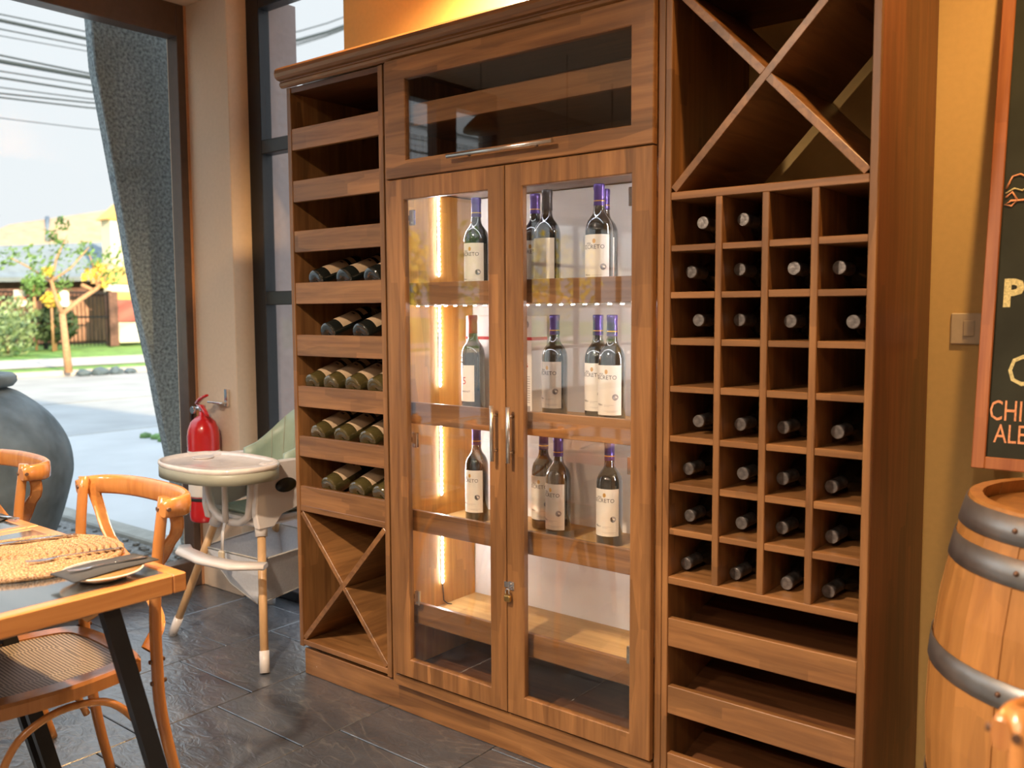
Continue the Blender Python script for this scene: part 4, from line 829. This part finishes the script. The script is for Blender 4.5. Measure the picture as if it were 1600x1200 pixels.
for c, r, nm, lab, mt, n, sz in (((-23.6, 8.6, .75), .75, 'shrub', 'rounded pale green bush on the far verge', LEAFP, 900, .08), ((-25.3, 9.45, 1.25), .75, 'shrub', 'tall loose shrub before the fence, left', LEAFP, 450, .09), ((-25.5, 10.75, 1.0), .66, 'shrub', 'dark green shrub left of the tree trunk', LEAFD, 900, .10), ((-26.0, 10.4, 2.2), .36, 'shrub', 'bright green shrub top above the fence', LEAF, 300, .09), ((-25.0, 10.45, 1.75), .26, 'shrub', 'yellow-leaved bush beside the tree trunk', LEAFY, 220, .07)):
    t = Thing(nm, (c[0], c[1], .3), lab, 'shrub'); t.part('foliage', foliage(G(), c, r, n, sz, (1, 1, .9)), mt, kind='stuff'); t.part('stem', G().tube([(c[0], c[1], .2), (c[0], c[1], c[2])], .04, 6), BARK)
def bigtree(x, y, h, r, mt, lab, n=900, sz=.22):
    t = Thing('tree', (x, y, .1), lab, 'tree'); t.part('trunk', G().tube([(x, y, .1), (x+.1, y, h-r*.4)], [.22, .1], 8), BARK); t.part('foliage', foliage(G(), (x, y, h), r, n, sz, (1, 1, .8)), mt, kind='stuff')
bigtree(-39, 13.2, 5.6, 1.3, LEAFD, 'tree behind the house roof at the left picture edge'); bigtree(-17.5, 5.0, 4.0, .95, LEAFD, 'dark-leaved tree at the left picture edge', 900, .1)
bigtree(-17.5, 13.6, 3.2, 1.5, LEAFY, 'yellow autumn tree seen through the narrow window'); bigtree(-24, 21, 3.0, 2.0, LEAF, 'green tree far along the street'); bigtree(-22, 27, 4, 2.6, LEAFY, 'yellow tree furthest along the street')
for i, y in enumerate((-34, -28, -22)): bigtree(-24, y, 3.0, 2.8, (LEAFY, LEAF, LEAFY)[i], ('southern yellow street tree, mirrored only', 'southern green street tree, mirrored only', 'nearest southern street tree, mirrored only')[i])
RK = []
for k, (y, s) in enumerate(((7.4, .13), (7.78, .15), (8.14, .13), (8.45, .10))):
    g = G(); bmesh.ops.create_icosphere(g.bm, subdivisions=2, radius=s, matrix=Matrix.Diagonal((1, 1.3, .7, 1)))
    for v in g.bm.verts: v.co += v.co.normalized()*random.uniform(-.03, .03)
    o = single('boulder', g, ROCKM, 'dark rock at the far kerb, %s from the tree' % ['nearest', 'second', 'third', 'farthest'][k], 'rock', 'rocks at the far kerb'); o.location = (-16.85, y, -.03+s*.5)
PW = [(4.03, 5.783, 5.259, 5.827, .012), (4.026, 5.698, 5.285, 5.723, .03), (4.02, 5.576, 5.301, 5.617, .012), (4.015, 5.482, 5.308, 5.539, .008), (4.002, 5.2, 5.356, 5.197, .016), (3.998, 5.115, 5.374, 5.14, .035), (3.991, 4.973, 5.39, 5.022, .012), (3.987, 4.879, 5.396, 4.922, .018), (3.98, 4.737, 5.412, 4.813, .010), (3.976, 4.652, 5.42, 4.754, .014), (3.973, 4.595, 5.438, 4.676, .014), (3.959, 4.292, 5.445, 4.34, .007)]
for i, (y0, z0, y1, z1, r) in enumerate(PW):
    s = (z1-z0)/(y1-y0); pts = []
    for k in range(-44, 45):
        y = 4.7+k*.7; pts.append((-12-.02*i, y, (z0+z1)/2+s*(y-4.7)*max(0, 1-abs(y-4.7)/40)+.045*min(max(0, y-5.2), 6)**2+.5*max(0, y-11.2)))
    single('power_line', G().tube(pts, r, 6), CABLE, 'black overhead cable, %s from the top over the street' % ['first', 'second (thick)', 'third', 'fourth', 'fifth', 'sixth (thickest)', 'seventh', 'eighth', 'ninth', 'tenth', 'eleventh', 'last'][i], 'cable', 'overhead cables')
